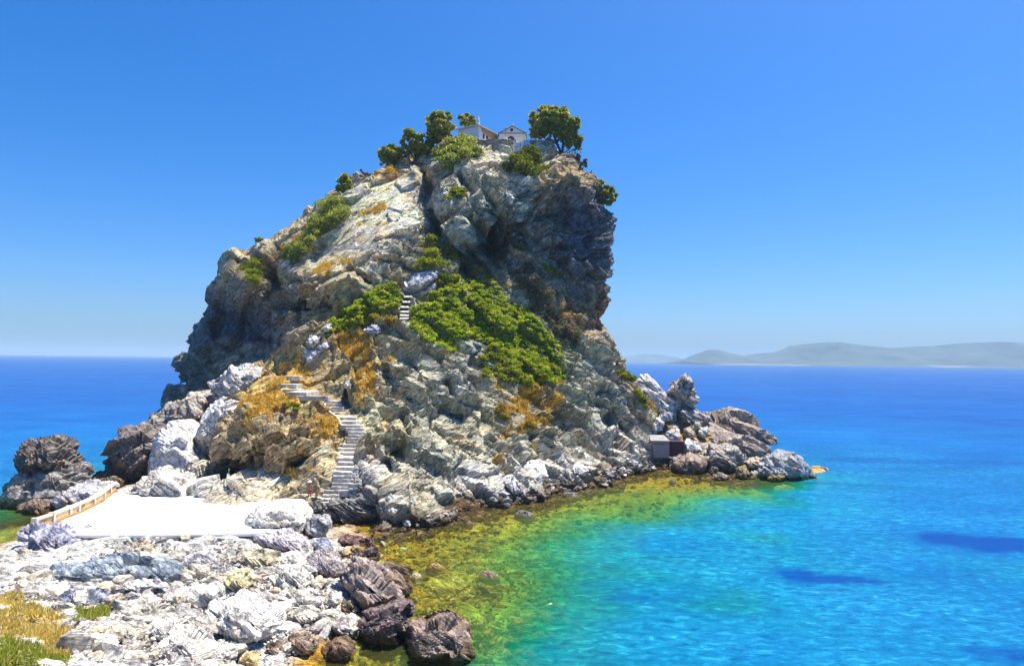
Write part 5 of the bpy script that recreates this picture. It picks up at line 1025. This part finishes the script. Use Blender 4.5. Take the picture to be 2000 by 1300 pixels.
for nm_, lb_, msk, pal_, sd0, hg in [('green_grass', 'yellow green grass in the bottom left corner', gr, [(.3, .36, .04), (.44, .46, .05), (.55, .48, .08), (.22, .3, .03), (.6, .5, .12)], 79, .26), ('straw_grass', 'straw coloured grass bank above the bottom left corner', gr2 * (1 - gr), [(.8, .56, .14), (.72, .46, .09), (.82, .66, .25), (.55, .5, .1)], 80, .22)]:
    cand = np.nonzero((msk > .35) & (PG[:, 1] < 48))[0]; pk = rq.choice(cand, min(40000, len(cand) * 24)); w_ = PG[pk].copy(); w_[:, :2] += rq.uniform(-.13, .13, (len(pk), 2)); w_[:, 2] -= .03
    blades(nm_, lb_, w_, hg, pal_, sd0, .025)
q_ = np.stack([rq.uniform(1255, 1420, 5000), rq.uniform(780, 860, 5000)], 1)
for i_, (lb, pg) in enumerate([('lime green weeds between stones on the lower left beach', [(140, 1198), (165, 1188), (215, 1190), (212, 1208), (150, 1222)]), ('lime green weeds along the blue grey ledge on the beach', [(205, 1130), (232, 1118), (232, 1136), (210, 1138)])]):
    a_ = rq.uniform(np.min(pg, 0), np.max(pg, 0), (1500, 2)); a_ = a_[poly_sd(pg, a_)[0] > 0]; zz = np.full(len(a_), 1.5)
    for _ in range(3):
        w_ = P(a_[:, 0], a_[:, 1], GY(a_[:, 0], a_[:, 1], zz)); zz = ground(w_[:, 0], w_[:, 1])
    w_[:, 2] = zz + .05; blades('beach_weeds', lb, w_, .3, [(.3, .36, .03), (.42, .44, .06), (.5, .46, .1)], 90 + i_, .05)

# ------------------------------------------------------------------ stone stairs
def stairs(label, steps, name='stone_staircase', mat='step', batter=0., drop=.55):
    b = P(np.array((steps[0][0] + steps[0][1]) / 2), np.array(steps[0][2]), steps[0][4]); root = empty(name, b); tag(root, label, 'staircase')
    for i, (pa, pb, py, z, Y) in enumerate(steps):
        Yn = steps[i + 1][4] if i + 1 < len(steps) else Y + .6
        a_ = P(np.array(pa), np.array(py), Y); b_ = P(np.array(pb), np.array(py), Y); zt = z
        dpt = max(Yn - Y, .3) + .25; j = rnd.uniform(-.05, .05)
        bm = bmesh.new(); x0, x1 = a_[0] + rnd.uniform(-.12, .05), b_[0] + rnd.uniform(-.05, .12); ya, yb = Y + rnd.uniform(-.06, .06) - .2, Y + rnd.uniform(-.06, .06) - .2
        nseg = 6; bot, top = [], []
        fr = [(x0 + (x1 - x0) * k / nseg, ya + (yb - ya) * k / nseg + rnd.uniform(-.11, .11)) for k in range(nseg + 1)]
        ring = fr + [(x1 + .1, Y + dpt), (x0 - .1, Y + dpt)]
        bm_prism(bm, [(x - b[0], y - b[1] - (batter if y < Y + dpt else 0), zt - drop - b[2]) for x, y in ring], [(x - b[0], y - b[1], zt + rnd.uniform(-.02, .02) + j * .3 - b[2]) for x, y in ring])
        bmesh.ops.bevel(bm, geom=[e for e in bm.edges if e.is_convex], offset=.03, segments=1, affect='EDGES')
        bm_obj('step', bm, M[mat], root)
    return root, b
st_root, st_b = stairs('long whitewashed stone staircase climbing from the platform to the first bend', STEPS)
def side_wall(root, b, pts, thick_, dz0, dz1, mat, name='side_wall'):
    bm = bmesh.new()
    for (p0, p1) in zip(pts[:-1], pts[1:]):
        p0 = np.array(p0); p1 = np.array(p1); d = p1 - p0; nrm = np.array([-d[1], d[0], 0]); nrm = nrm / (np.linalg.norm(nrm) + 1e-9) * thick_ / 2
        bt = [p0 - nrm, p1 - nrm, p1 + nrm, p0 + nrm]
        bm_prism(bm, [q_ - b + [0, 0, dz0] for q_ in bt], [q_ - b + [0, 0, dz1] for q_ in bt])
    return bm_obj(name, bm, mat, root)
R_edge = [P(np.array(s[1] + 5), np.array(s[2]), s[4]) for s in STEPS[2:10]]
bm = bmesh.new()
for a_, c_ in zip(R_edge[:-1], R_edge[1:]):
    for k in range(34):
        f = rnd.random(); zz_ = rnd.uniform(-1.3, .05); p_ = np.array(a_) * (1 - f) + np.array(c_) * f - st_b; s1_ = rnd.uniform(.18, .42)
        bm_box(bm, p_ + [rnd.uniform(-.28, .22), rnd.uniform(-.12, .12), zz_], (s1_, s1_ * .8, s1_ * .55), rnd.uniform(-.4, .4), .02)
o = bm_obj('masonry_side_wall', bm, plain_mat('grey_masonry', (.44, .43, .42), .95, .1, .55, 1.6, .8), st_root); o['kind'] = 'stuff'
L_edge = [P(np.array(s[0] - 3), np.array(s[2]), s[4]) for s in STEPS[19:26]]
side_wall(st_root, st_b, L_edge, .22, -.8, .06, M['step'], 'kerb_wall')
us = []
for py, pa, pb in reversed(_up):
    Y_ = min(surfY(pa + 4, py), surfY(pb - 4, py), surfY((pa + pb) / 2, py)) - .1; us.append([pa, pb, py, float(P(np.array((pa + pb) / 2), np.array(float(py)), Y_)[2]) + .12, Y_])
stairs('short whitewashed landing and steps turning left at the first bend', us)
uu = []
UST2 = [((a[0] + b_[0]) / 2, (a[1] + b_[1]) / 2, (a[2] + b_[2]) / 2) for a, b_ in zip(USTEPS[:-1], USTEPS[1:])]
for i, (py, pa, pb) in enumerate(USTEPS):
    pa += rnd.uniform(0, 3); pb -= rnd.uniform(0, 3); Y_ = 90.2 + i * .48; p_ = P(np.array((pa + pb) / 2), np.array(py), Y_); uu.append([pa, pb, py, float(p_[2]), Y_ - .35])
stairs('narrow upper steps between the green mound and the thicket', uu, mat='step', batter=.32, drop=.26)

# ------------------------------------------------------------------ white concrete platform and parapet
ZP = 1.55
plat = [PZ(np.array(float(a)), np.array(float(b_)), ZP) for a, b_ in [(62, 1036), (110, 1044), (330, 1044), (480, 1041), (560, 1041), (590, 1000), (546, 967), (420, 968), (300, 969), (222, 962), (200, 980), (140, 1008)]]
root = empty('platform', plat[2] * np.array([1, 1, 0])); tag(root, 'bare white concrete platform between the beach and the headland', 'platform'); b0 = np.array(root.location)
bm = bmesh.new(); bm_prism(bm, [p - b0 - [0, 0, .24] for p in plat], [p - b0 for p in plat]); bmesh.ops.recalc_face_normals(bm, faces=bm.faces); bmesh.ops.bevel(bm, geom=bm.edges[:], offset=.05, segments=2, affect='EDGES')
bm_obj('slab', bm, M['concrete'], root)
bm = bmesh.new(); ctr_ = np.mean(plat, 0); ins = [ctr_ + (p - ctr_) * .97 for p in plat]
bm_prism(bm, [p - b0 - [0, 0, 1.6] for p in ins], [p - b0 - [0, 0, .243] for p in ins]); bm_obj('foundation', bm, M['mortar'], root)  # foundation coloured dark to stand for the shadow under the slab edge
pw = [PZ(np.array(float(a)), np.array(float(b_)), ZP) for a, b_ in [(66, 1034), (100, 1022), (133, 1008), (150, 1002), (180, 988), (200, 976), (212, 966), (224, 958)]]
root = empty('parapet_wall', pw[0]); tag(root, 'rust stained parapet wall along the left edge of the platform', 'wall'); b0 = np.array(pw[0])
for i in range(len(pw) - 1):
    p0, p1 = np.array(pw[i]), np.array(pw[i + 1]); d = p1 - p0; ln = np.linalg.norm(d); d /= ln; nn_ = np.array([-d[1], d[0], 0])
    def bar(nm, mat, z0_, z1_, t0, t1, a0=0., a1=1., bev=.02, off=0.):
        q0 = p0 + d * ln * a0 - b0; q1 = p0 + d * ln * a1 - b0; bm = bmesh.new()
        f = [q0 - nn_ * (-t0), q1 - nn_ * (-t0), q1 - nn_ * t1, q0 - nn_ * t1]
        bm_prism(bm, [v + [0, 0, z0_] for v in f], [v + [0, 0, z1_] for v in f]); bmesh.ops.bevel(bm, geom=bm.edges[:], offset=bev, segments=1, affect='EDGES')
        return bm_obj(nm, bm, mat, root)
    bar('panel', M['rust_plaster'], .0, .62, .08, .10)
    bar('coping', M['coping'], .622, .80, .17, .2)
    bar('plinth', M['rust'], .003, .17, -.102, .26)
    bar('post', M['coping'], .0, .86, .2, .24, -.09 / ln, .16 / ln)

# ------------------------------------------------------------------ chapel, house and terrace on the summit
Yc = 119.0; s_ = Yc / F
A0 = P(np.array(975.), np.array(276.), Yc); A1 = P(np.array(1026.), np.array(276.), Yc); zb = A0[2] - 1.2
wch = A1[0] - A0[0]; cxm = (A0[0] + A1[0]) / 2
root = empty('chapel', (cxm, Yc, zb), R(-3)); tag(root, 'small white gabled chapel with an arched door on the summit', 'chapel')
zE = (P(np.array(1000.), np.array(260.5), Yc)[2] - zb); zA = (P(np.array(1000.), np.array(247.5), Yc)[2] - zb); hw = wch / 2; dep_ = 6.0
bm = bmesh.new(); prof = [(-hw, 0), (hw, 0), (hw, zE), (0, zA), (-hw, zE)]
bm_prism(bm, [(x, 0, z) for x, z in prof], [(x, dep_, z) for x, z in prof]); bm_obj('wall', bm, M['plaster'], root)
for sg in (-1, 1):
    bm = bmesh.new(); sl_ = (zA - zE) / hw; o_ = .22
    pr = [(0, zA + .02), (sg * (hw + o_), zE - sl_ * o_ + .02), (sg * (hw + o_), zE - sl_ * o_ + .14), (0, zA + .15)]
    bm_prism(bm, [(x, -.18, z) for x, z in pr], [(x, dep_ + .18, z) for x, z in pr]); rf = bm_obj('roof', bm, plain_mat('slate_roof', (.34, .30, .32), .9, .1, .3, 4), root)
bm = bmesh.new(); bm_box(bm, (0, -.06, zE - .02), (wch + .16, .12, .10)); bm_obj('cornice', bm, M['mauve'], root)
dw = (1005.2 - 990.8) * s_ / 2; dz = P(np.array(998.), np.array(266.), Yc)[2] - zb; dx = P(np.array(998.), np.array(266.), Yc)[0] - cxm
arch = [(dx - dw, 0), (dx + dw, 0)] + [(dx + dw * math.cos(t), dz - dw + dw * math.sin(t)) for t in np.linspace(0, math.pi, 11)]
bm = bmesh.new(); bm_prism(bm, [(x, -.05, z) for x, z in arch], [(x, .04, z) for x, z in arch]); dr = bm_obj('door', bm, M['maroon'], root)
bm = bmesh.new(); out = [(dx + (dw + .16) * math.cos(t), dz - dw + (dw + .16) * math.sin(t)) for t in np.linspace(0, math.pi, 13)]; inn = [(dx + dw * math.cos(t), dz - dw + dw * math.sin(t)) for t in np.linspace(0, math.pi, 13)]
for k in range(12):
    bm_prism(bm, [(x, -.09, z) for x, z in (inn[k], out[k], out[k + 1], inn[k + 1])], [(x, .0, z) for x, z in (inn[k], out[k], out[k + 1], inn[k + 1])])
bm_obj('door_surround', bm, M['plaster'], root)
bm = bmesh.new(); bm_box(bm, (0 - .12, -.005, (zE + zA) / 2 + .02), (.44, .05, .52)); bm_obj('window', bm, M['dark'], root)
bm = bmesh.new(); bm_box(bm, (0, .1, zA + .20), (.42, .3, .25)); bm_box(bm, (0, .1, zA + .5), (.09, .09, .5)); bm_box(bm, (0, .1, zA + .55), (.34, .092, .09)); bm_obj('cross', bm, M['plaster'], root)
bm = bmesh.new(); xx = P(np.array(988.5), np.array(250.), Yc)[0] - cxm; bm_box(bm, (xx, .5, zE + .75), (.34, .34, .9)); bm_box(bm, (xx, .5, zE + 1.24), (.46, .46, .1)); bm_obj('chimney', bm, M['plaster'], root)
# lamp post in front of the chapel
root = empty('lamp_post', (P(np.array(987.6), np.array(276.), Yc - 1.2)[0], Yc - 1.2, zb)); tag(root, 'thin grey lamp post in front of the chapel', 'lamp post')
bm = bmesh.new(); bm_tube(bm, [(0, 0, 0), (0, 0, 3.0)], [.05, .04], 8); bm_obj('pole', bm, M['metal'], root)
bm = bmesh.new(); bm_box(bm, (0.02, -.05, 3.05), (.26, .18, .24), 0, .03); bm_obj('lamp_head', bm, M['metal'], root)
# house: its near corner at photo x 935, long wall receding to the right
Yh = 116.0; corner = P(np.array(935.), np.array(246.), Yh); zw = corner[2]; zf = zw - 3.4; th = math.atan2(1, .635)
ex = np.array([math.cos(th), math.sin(th)]); LN, WD = 6.0, 4.3
root = empty('white_house', (corner[0], corner[1], zf), th); tag(root, 'white summit house with shaded end wall and maroon shutters', 'house')
hh = zw - zf          # local x along the long wall (away from us), local y to the left end wall
bm = bmesh.new(); bm_box(bm, (LN / 2, WD / 2, hh / 2), (LN, WD, hh)); bm_obj('wall', bm, M['plaster'], root)
bm = bmesh.new(); bm_prism(bm, [(1.0, -.04, hh - .75), (LN, -.04, hh - 1.5), (LN, -.04, hh - .05), (0.6, -.04, hh - .05)], [(1.0, .0, hh - .75), (LN, .0, hh - 1.5), (LN, .0, hh - .05), (0.6, .0, hh - .05)]); bm_obj('ochre_band', bm, M['ochre'], root)
bm = bmesh.new(); o_ = .35
bv = [bm.verts.new(v) for v in [(-o_, -o_, hh), (LN + o_, -o_, hh), (LN + o_, WD + o_, hh), (-o_, WD + o_, hh), (-o_, -o_, hh + .14), (LN + o_, -o_, hh + .14), (LN + o_, WD + o_, hh + .14), (-o_, WD + o_, hh + .14), (1.6, WD / 2, hh + .95), (LN - 1.2, WD / 2, hh + .95)]]
for f in [(3, 2, 1, 0), (0, 1, 5, 4), (1, 2, 6, 5), (2, 3, 7, 6), (3, 0, 4, 7), (4, 5, 9, 8), (5, 6, 9), (6, 7, 8, 9), (7, 4, 8)]: bm.faces.new([bv[k] for k in f])
rf = bm_obj('roof', bm, M['tile'], root)
for xw, wz, ww, hz in [(1.5, .95, .42, .95), (2.55, .95, .55, .95), (4.3, .75, .7, .9)]:
    bm = bmesh.new(); bm_box(bm, (xw, -.03, wz + 1.0), (ww, .1, hz)); w_o = bm_obj('window', bm, M['maroon'] if xw < 4 else M['dark'], root)
    bm = bmesh.new(); bm_box(bm, (xw, -.07, wz + 1.0 - hz / 2 - .05), (ww + .15, .14, .07)); bm_obj('sill', bm, M['plaster'], w_o)
bm = bmesh.new(); bm_box(bm, (.2, .35, hh + .55), (.34, .55, .9)); bm_box(bm, (.2, .35, hh + 1.06), (.44, .66, .1)); bm_box(bm, (.2, .2, hh + 1.35), (.26, .16, .5)); bm_box(bm, (.2, .2, hh + 1.75), (.07, .07, .34)); bm_box(bm, (.2, .2, hh + 1.76), (.071, .24, .07)); bm_obj('bell_gable', bm, M['plaster'], root)
# dry stone terrace wall
def stone_wall(label, pts, zt, hgt, seed):
    r_ = random.Random(seed); p0 = np.array(pts[0]); root = empty('terrace_wall', (p0[0], p0[1], zt - hgt)); tag(root, label, 'wall'); b = np.array([p0[0], p0[1], zt - hgt])
    core = bmesh.new(); bm = bmesh.new()
    for a_, c_ in zip(pts[:-1], pts[1:]):
        a_, c_ = np.array(a_), np.array(c_); d = c_ - a_; ln = np.linalg.norm(d[:2]); an = math.atan2(d[1], d[0]); m_ = (a_ + c_) / 2
        bm_box(core, (m_[0] - b[0], m_[1] - b[1] + .12, hgt / 2 - .04), (ln, .45, hgt - .08), an)
        z = 0
        while z < hgt:
            h = r_.uniform(.16, .3); x = 0
            while x < ln:
                w = r_.uniform(.22, .6); f = (x + w / 2) / ln
                bm_box(bm, (a_[0] + d[0] * f - b[0], a_[1] + d[1] * f - b[1] - .12 + r_.uniform(-.07, .07), z + h / 2), (w * .94, .3, h * .92), an + r_.uniform(-.08, .08)); x += w
            z += h
    bm_obj('core', core, M['mortar'], root); o = bm_obj('masonry', bm, M['drystone'], root); o['kind'] = 'stuff'
ztop = P(np.array(970.), np.array(276.), 115.5)[2]
stone_wall('grey dry stone terrace wall in front of the chapel', [P(np.array(a), np.array(276.5), y_) for a, y_ in [(925., 115.0), (948., 115.6), (952., 114.8), (1007., 115.2)]], ztop, 2.0, 3)
stone_wall('dry stone terrace wall right of the gate on the summit', [P(np.array(a), np.array(277.), y_) for a, y_ in [(1036., 115.0), (1078., 115.3)]], ztop - .1, 1.1, 4)
gp = P(np.array(1011.), np.array(297.), 114.2); root = empty('gate', gp); tag(root, 'pale blue gate with white posts at the head of the white path', 'gate')
bm = bmesh.new(); bm_box(bm, (0, 0, .85), (.85, .07, 1.7)); lf = bm_obj('gate_leaf', bm, M['bluewhite'], root)
for k in range(4):
    bm = bmesh.new(); bm_box(bm, (-.32 + k * .21, -.05, .85), (.1, .04, 1.6)); bm_obj('slat', bm, M['plaster'], lf)
for x_, w in ((.78, .45), (-.6, .22)):
    bm = bmesh.new(); bm_box(bm, (x_, 0, .9), (w, .4, 1.9), 0, .03); bm_obj('post', bm, M['plaster'], root)
gw = P(np.array(1029.), np.array(290.), 114.6); root = empty('whitewashed_wall', gw); tag(root, 'short pale blue whitewashed wall right of the gate', 'wall')
bm = bmesh.new(); bm_box(bm, (0, 0, .6), (1.05, .35, 1.5), 0, .04); bm_obj('wall_body', bm, M['bluewhite'], root); bm = bmesh.new(); bm_box(bm, (0, 0, 1.39), (1.2, .45, .08)); bm_obj('coping', bm, M['plaster'], root)
r0 = P(np.array(1086.), np.array(292.), 115.5); r1 = P(np.array(1128.), np.array(309.), 115.8); root = empty('railing', r0); tag(root, 'blue metal railing under the big summit pine', 'railing')
for k in range(9):
    p_ = r0 + (r1 - r0) * k / 8 - r0; bm = bmesh.new(); bm_tube(bm, [p_ + [0, 0, -.5], p_ + [0, 0, 1.1]], [.035, .035], 6); bm_obj('post', bm, M['blue'], root)
for hz in (.3, .65, 1.05):
    bm = bmesh.new(); bm_tube(bm, [[0, 0, hz], r1 - r0 + [0, 0, hz]], [.03, .03], 6); bm_obj('rail', bm, M['blue'], root)

# ------------------------------------------------------------------ small hut on the right shore
Yh = 94.2; h0 = P(np.array(1277.), np.array(888.), Yh); h1 = P(np.array(1307.), np.array(888.), Yh); h2 = P(np.array(1334.), np.array(886.), Yh + .8); ht = P(np.array(1277.), np.array(862.), Yh)[2] - h0[2]
root = empty('shore_hut', h0); tag(root, 'small flat roofed hut with pale front and maroon side on the right shore', 'hut')
bm = bmesh.new(); w = h1[0] - h0[0]; bm_box(bm, (w / 2, 1.0, ht / 2 - .2), (w, 2.0, ht + .4), 0, .03); bm_obj('front_block', bm, M['mauve'], root)
bm = bmesh.new(); w2 = h2[0] - h1[0]; bm_box(bm, (w + w2 / 2 + .03, 1.4, ht / 2 - .15), (w2, 1.6, ht + .3), 0, .03); bm_obj('side_block', bm, M['hutside'], root)
bm = bmesh.new(); bm_prism(bm, [(-.5, -.2, ht + .02), (w + .05, -.25, ht + .02), (w - .3, 1.9, ht + .55), (-.2, 2.0, ht + .55)], [(-.5, -.2, ht + .16), (w + .05, -.25, ht + .16), (w - .3, 1.9, ht + .72), (-.2, 2.0, ht + .72)]); bm_obj('roof_slab', bm, M['oldslab'], root)
bm = bmesh.new(); bm_box(bm, (w / 2, -.02, ht - .32), (w * .92, .06, .05)); bm_obj('lintel', bm, M['dark'], root)

# ------------------------------------------------------------------ the two people on the landing
def person(label, px, py, Y, height, pose, skin, cloth, hairc, hat=None):
    b = P(np.array(float(px)), np.array(float(py)), Y); h = height
    root = empty('person', b, pose.get('rz', 0)); tag(root, label, 'person')
    J = {'pel': (0, 0, .53), 'wst': (0, .005, .62), 'chs': (0, .0, .74), 'nck': (0, 0, .84), 'hd0': (0, -.005, .89), 'hd1': (0, -.012, .945), 'hd2': (0, 0, .985),
         'sl': (-.10, 0, .81), 'el': (-.135, .01, .64), 'wl': (-.12, -.06, .52), 'fl': (-.115, -.075, .46), 'sr': (.10, 0, .81), 'er': (.135, .01, .64), 'wr': (.13, -.04, .50), 'fr': (.13, -.05, .44),
         'hl': (-.052, 0, .47), 'kl': (-.058, -.06, .28), 'al': (-.06, .02, .04), 'tl': (-.062, -.07, .015), 'hr': (.052, 0, .47), 'kr': (.06, -.02, .28), 'ar': (.062, .10, .05), 'tr': (.064, .03, .015)}
    J.update(pose.get('J', {}))
    rad = {'pel': .075, 'wst': .062, 'chs': .078, 'nck': .03, 'hd0': .045, 'hd1': .055, 'hd2': .035, 'sl': .038, 'el': .027, 'wl': .019, 'fl': .016, 'sr': .038, 'er': .027, 'wr': .019, 'fr': .016, 'hl': .058, 'kl': .038, 'al': .024, 'tl': .018, 'hr': .058, 'kr': .038, 'ar': .024, 'tr': .018}
    ks = list(J); ed = [('pel', 'wst'), ('wst', 'chs'), ('chs', 'nck'), ('nck', 'hd0'), ('hd0', 'hd1'), ('hd1', 'hd2'), ('chs', 'sl'), ('sl', 'el'), ('el', 'wl'), ('wl', 'fl'), ('chs', 'sr'), ('sr', 'er'), ('er', 'wr'), ('wr', 'fr'), ('pel', 'hl'), ('hl', 'kl'), ('kl', 'al'), ('al', 'tl'), ('pel', 'hr'), ('hr', 'kr'), ('kr', 'ar'), ('ar', 'tr')]
    def skin_obj(nm, keys, scale, mat, par):
        me = bpy.data.meshes.new(nm); kk = [k for k in ks if k in keys]
        me.from_pydata([tuple(np.array(J[k]) * h) for k in kk], [(kk.index(a), kk.index(c)) for a, c in ed if a in kk and c in kk], [])
        o = bpy.data.objects.new(nm, me); col.objects.link(o); md = o.modifiers.new('s', 'SKIN')
        for i, k in enumerate(kk):
            sv = me.skin_vertices[0].data[i]; sv.radius = (rad[k] * h * scale, rad[k] * h * scale); sv.use_root = (i == 0)
        sb = o.modifiers.new('d', 'SUBSURF'); sb.levels = 2; sb.render_levels = 2
        dg_ = bpy.context.evaluated_depsgraph_get(); m2_ = bpy.data.meshes.new_from_object(o.evaluated_get(dg_)); bpy.data.objects.remove(o)
        m2_.materials.clear(); m2_.materials.append(mat); m2_.polygons.foreach_set('use_smooth', np.full(len(m2_.polygons), True))
        return link(bpy.data.objects.new(nm, m2_), par)
    body = skin_obj('body', ks, 1.0, skin, root)
    for nm, keys, mat in cloth: skin_obj(nm, keys, 1.6, mat, root)
    bm = bmesh.new(); bmesh.ops.create_uvsphere(bm, u_segments=14, v_segments=9, radius=.062 * h); hp = np.array(J['hd1']) * h
    bmesh.ops.transform(bm, matrix=Matrix.Translation((hp[0], hp[1] + .016 * h, hp[2] + .02 * h)), verts=bm.verts); bm_obj('hair', bm, hairc, root, True)
    if hat:
        bm = bmesh.new(); bmesh.ops.create_cone(bm, cap_ends=True, segments=18, radius1=.115 * h, radius2=.105 * h, depth=.012 * h, matrix=Matrix.Translation((hp[0], hp[1], hp[2] + .04 * h)))
        bmesh.ops.create_cone(bm, cap_ends=True, segments=16, radius1=.066 * h, radius2=.05 * h, depth=.055 * h, matrix=Matrix.Translation((hp[0], hp[1], hp[2] + .072 * h))); bm_obj('hat', bm, hat, root)
    return root
SK = plain_mat('tanned_skin', (.46, .20, .10), .6, .3, .1, 5, .05); SK2 = plain_mat('tanned_skin_child', (.42, .18, .09), .6, .3, .1, 5, .05)
HB = plain_mat('dark_hair', (.05, .02, .03), .6, .3, .2, 8)
zl = P(np.array(606.), np.array(978.), 60.6)[2]
person('tanned adult in a pale hat and dark maroon shorts on the landing', 604, 978, 60.6, 1.72, {'rz': R(35)}, SK, [('shorts', {'pel', 'hl', 'hr', 'kl', 'wst'} - {'kl'}, M['maroon'])], HB, M['plaster'])
person('small child in turquoise shorts beside the adult on the landing', 618, 978, 60.3, 1.12, {'rz': R(-20), 'J': {'wl': (-.2, -.05, .62), 'fl': (-.24, -.06, .60)}}, SK2, [('shorts', {'pel', 'hl', 'hr', 'wst'}, plain_mat('turquoise_cloth', (.03, .5, .36), .8, .2, .1, 5))], HB)
# landing that carries them
lp = [P(np.array(float(a)), np.array(float(b_)), y_) for a, b_, y_ in [(588, 982, 60.2), (640, 979, 60.2), (662, 968, 61.5), (600, 970, 61.9)]]
root = empty('stone_landing', lp[0]); tag(root, 'flat stone landing at the foot of the staircase', 'landing'); b0 = np.array(lp[0]); zt = zl - b0[2]
bm = bmesh.new(); bm_prism(bm, [(v - b0) * [1, 1, 0] + [0, 0, zt - .28] for v in lp], [(v - b0) * [1, 1, 0] + [0, 0, zt] for v in lp]); bmesh.ops.recalc_face_normals(bm, faces=bm.faces); bmesh.ops.bevel(bm, geom=bm.edges[:], offset=.05, segments=1, affect='EDGES'); bm_obj('paving', bm, M['step'], root)
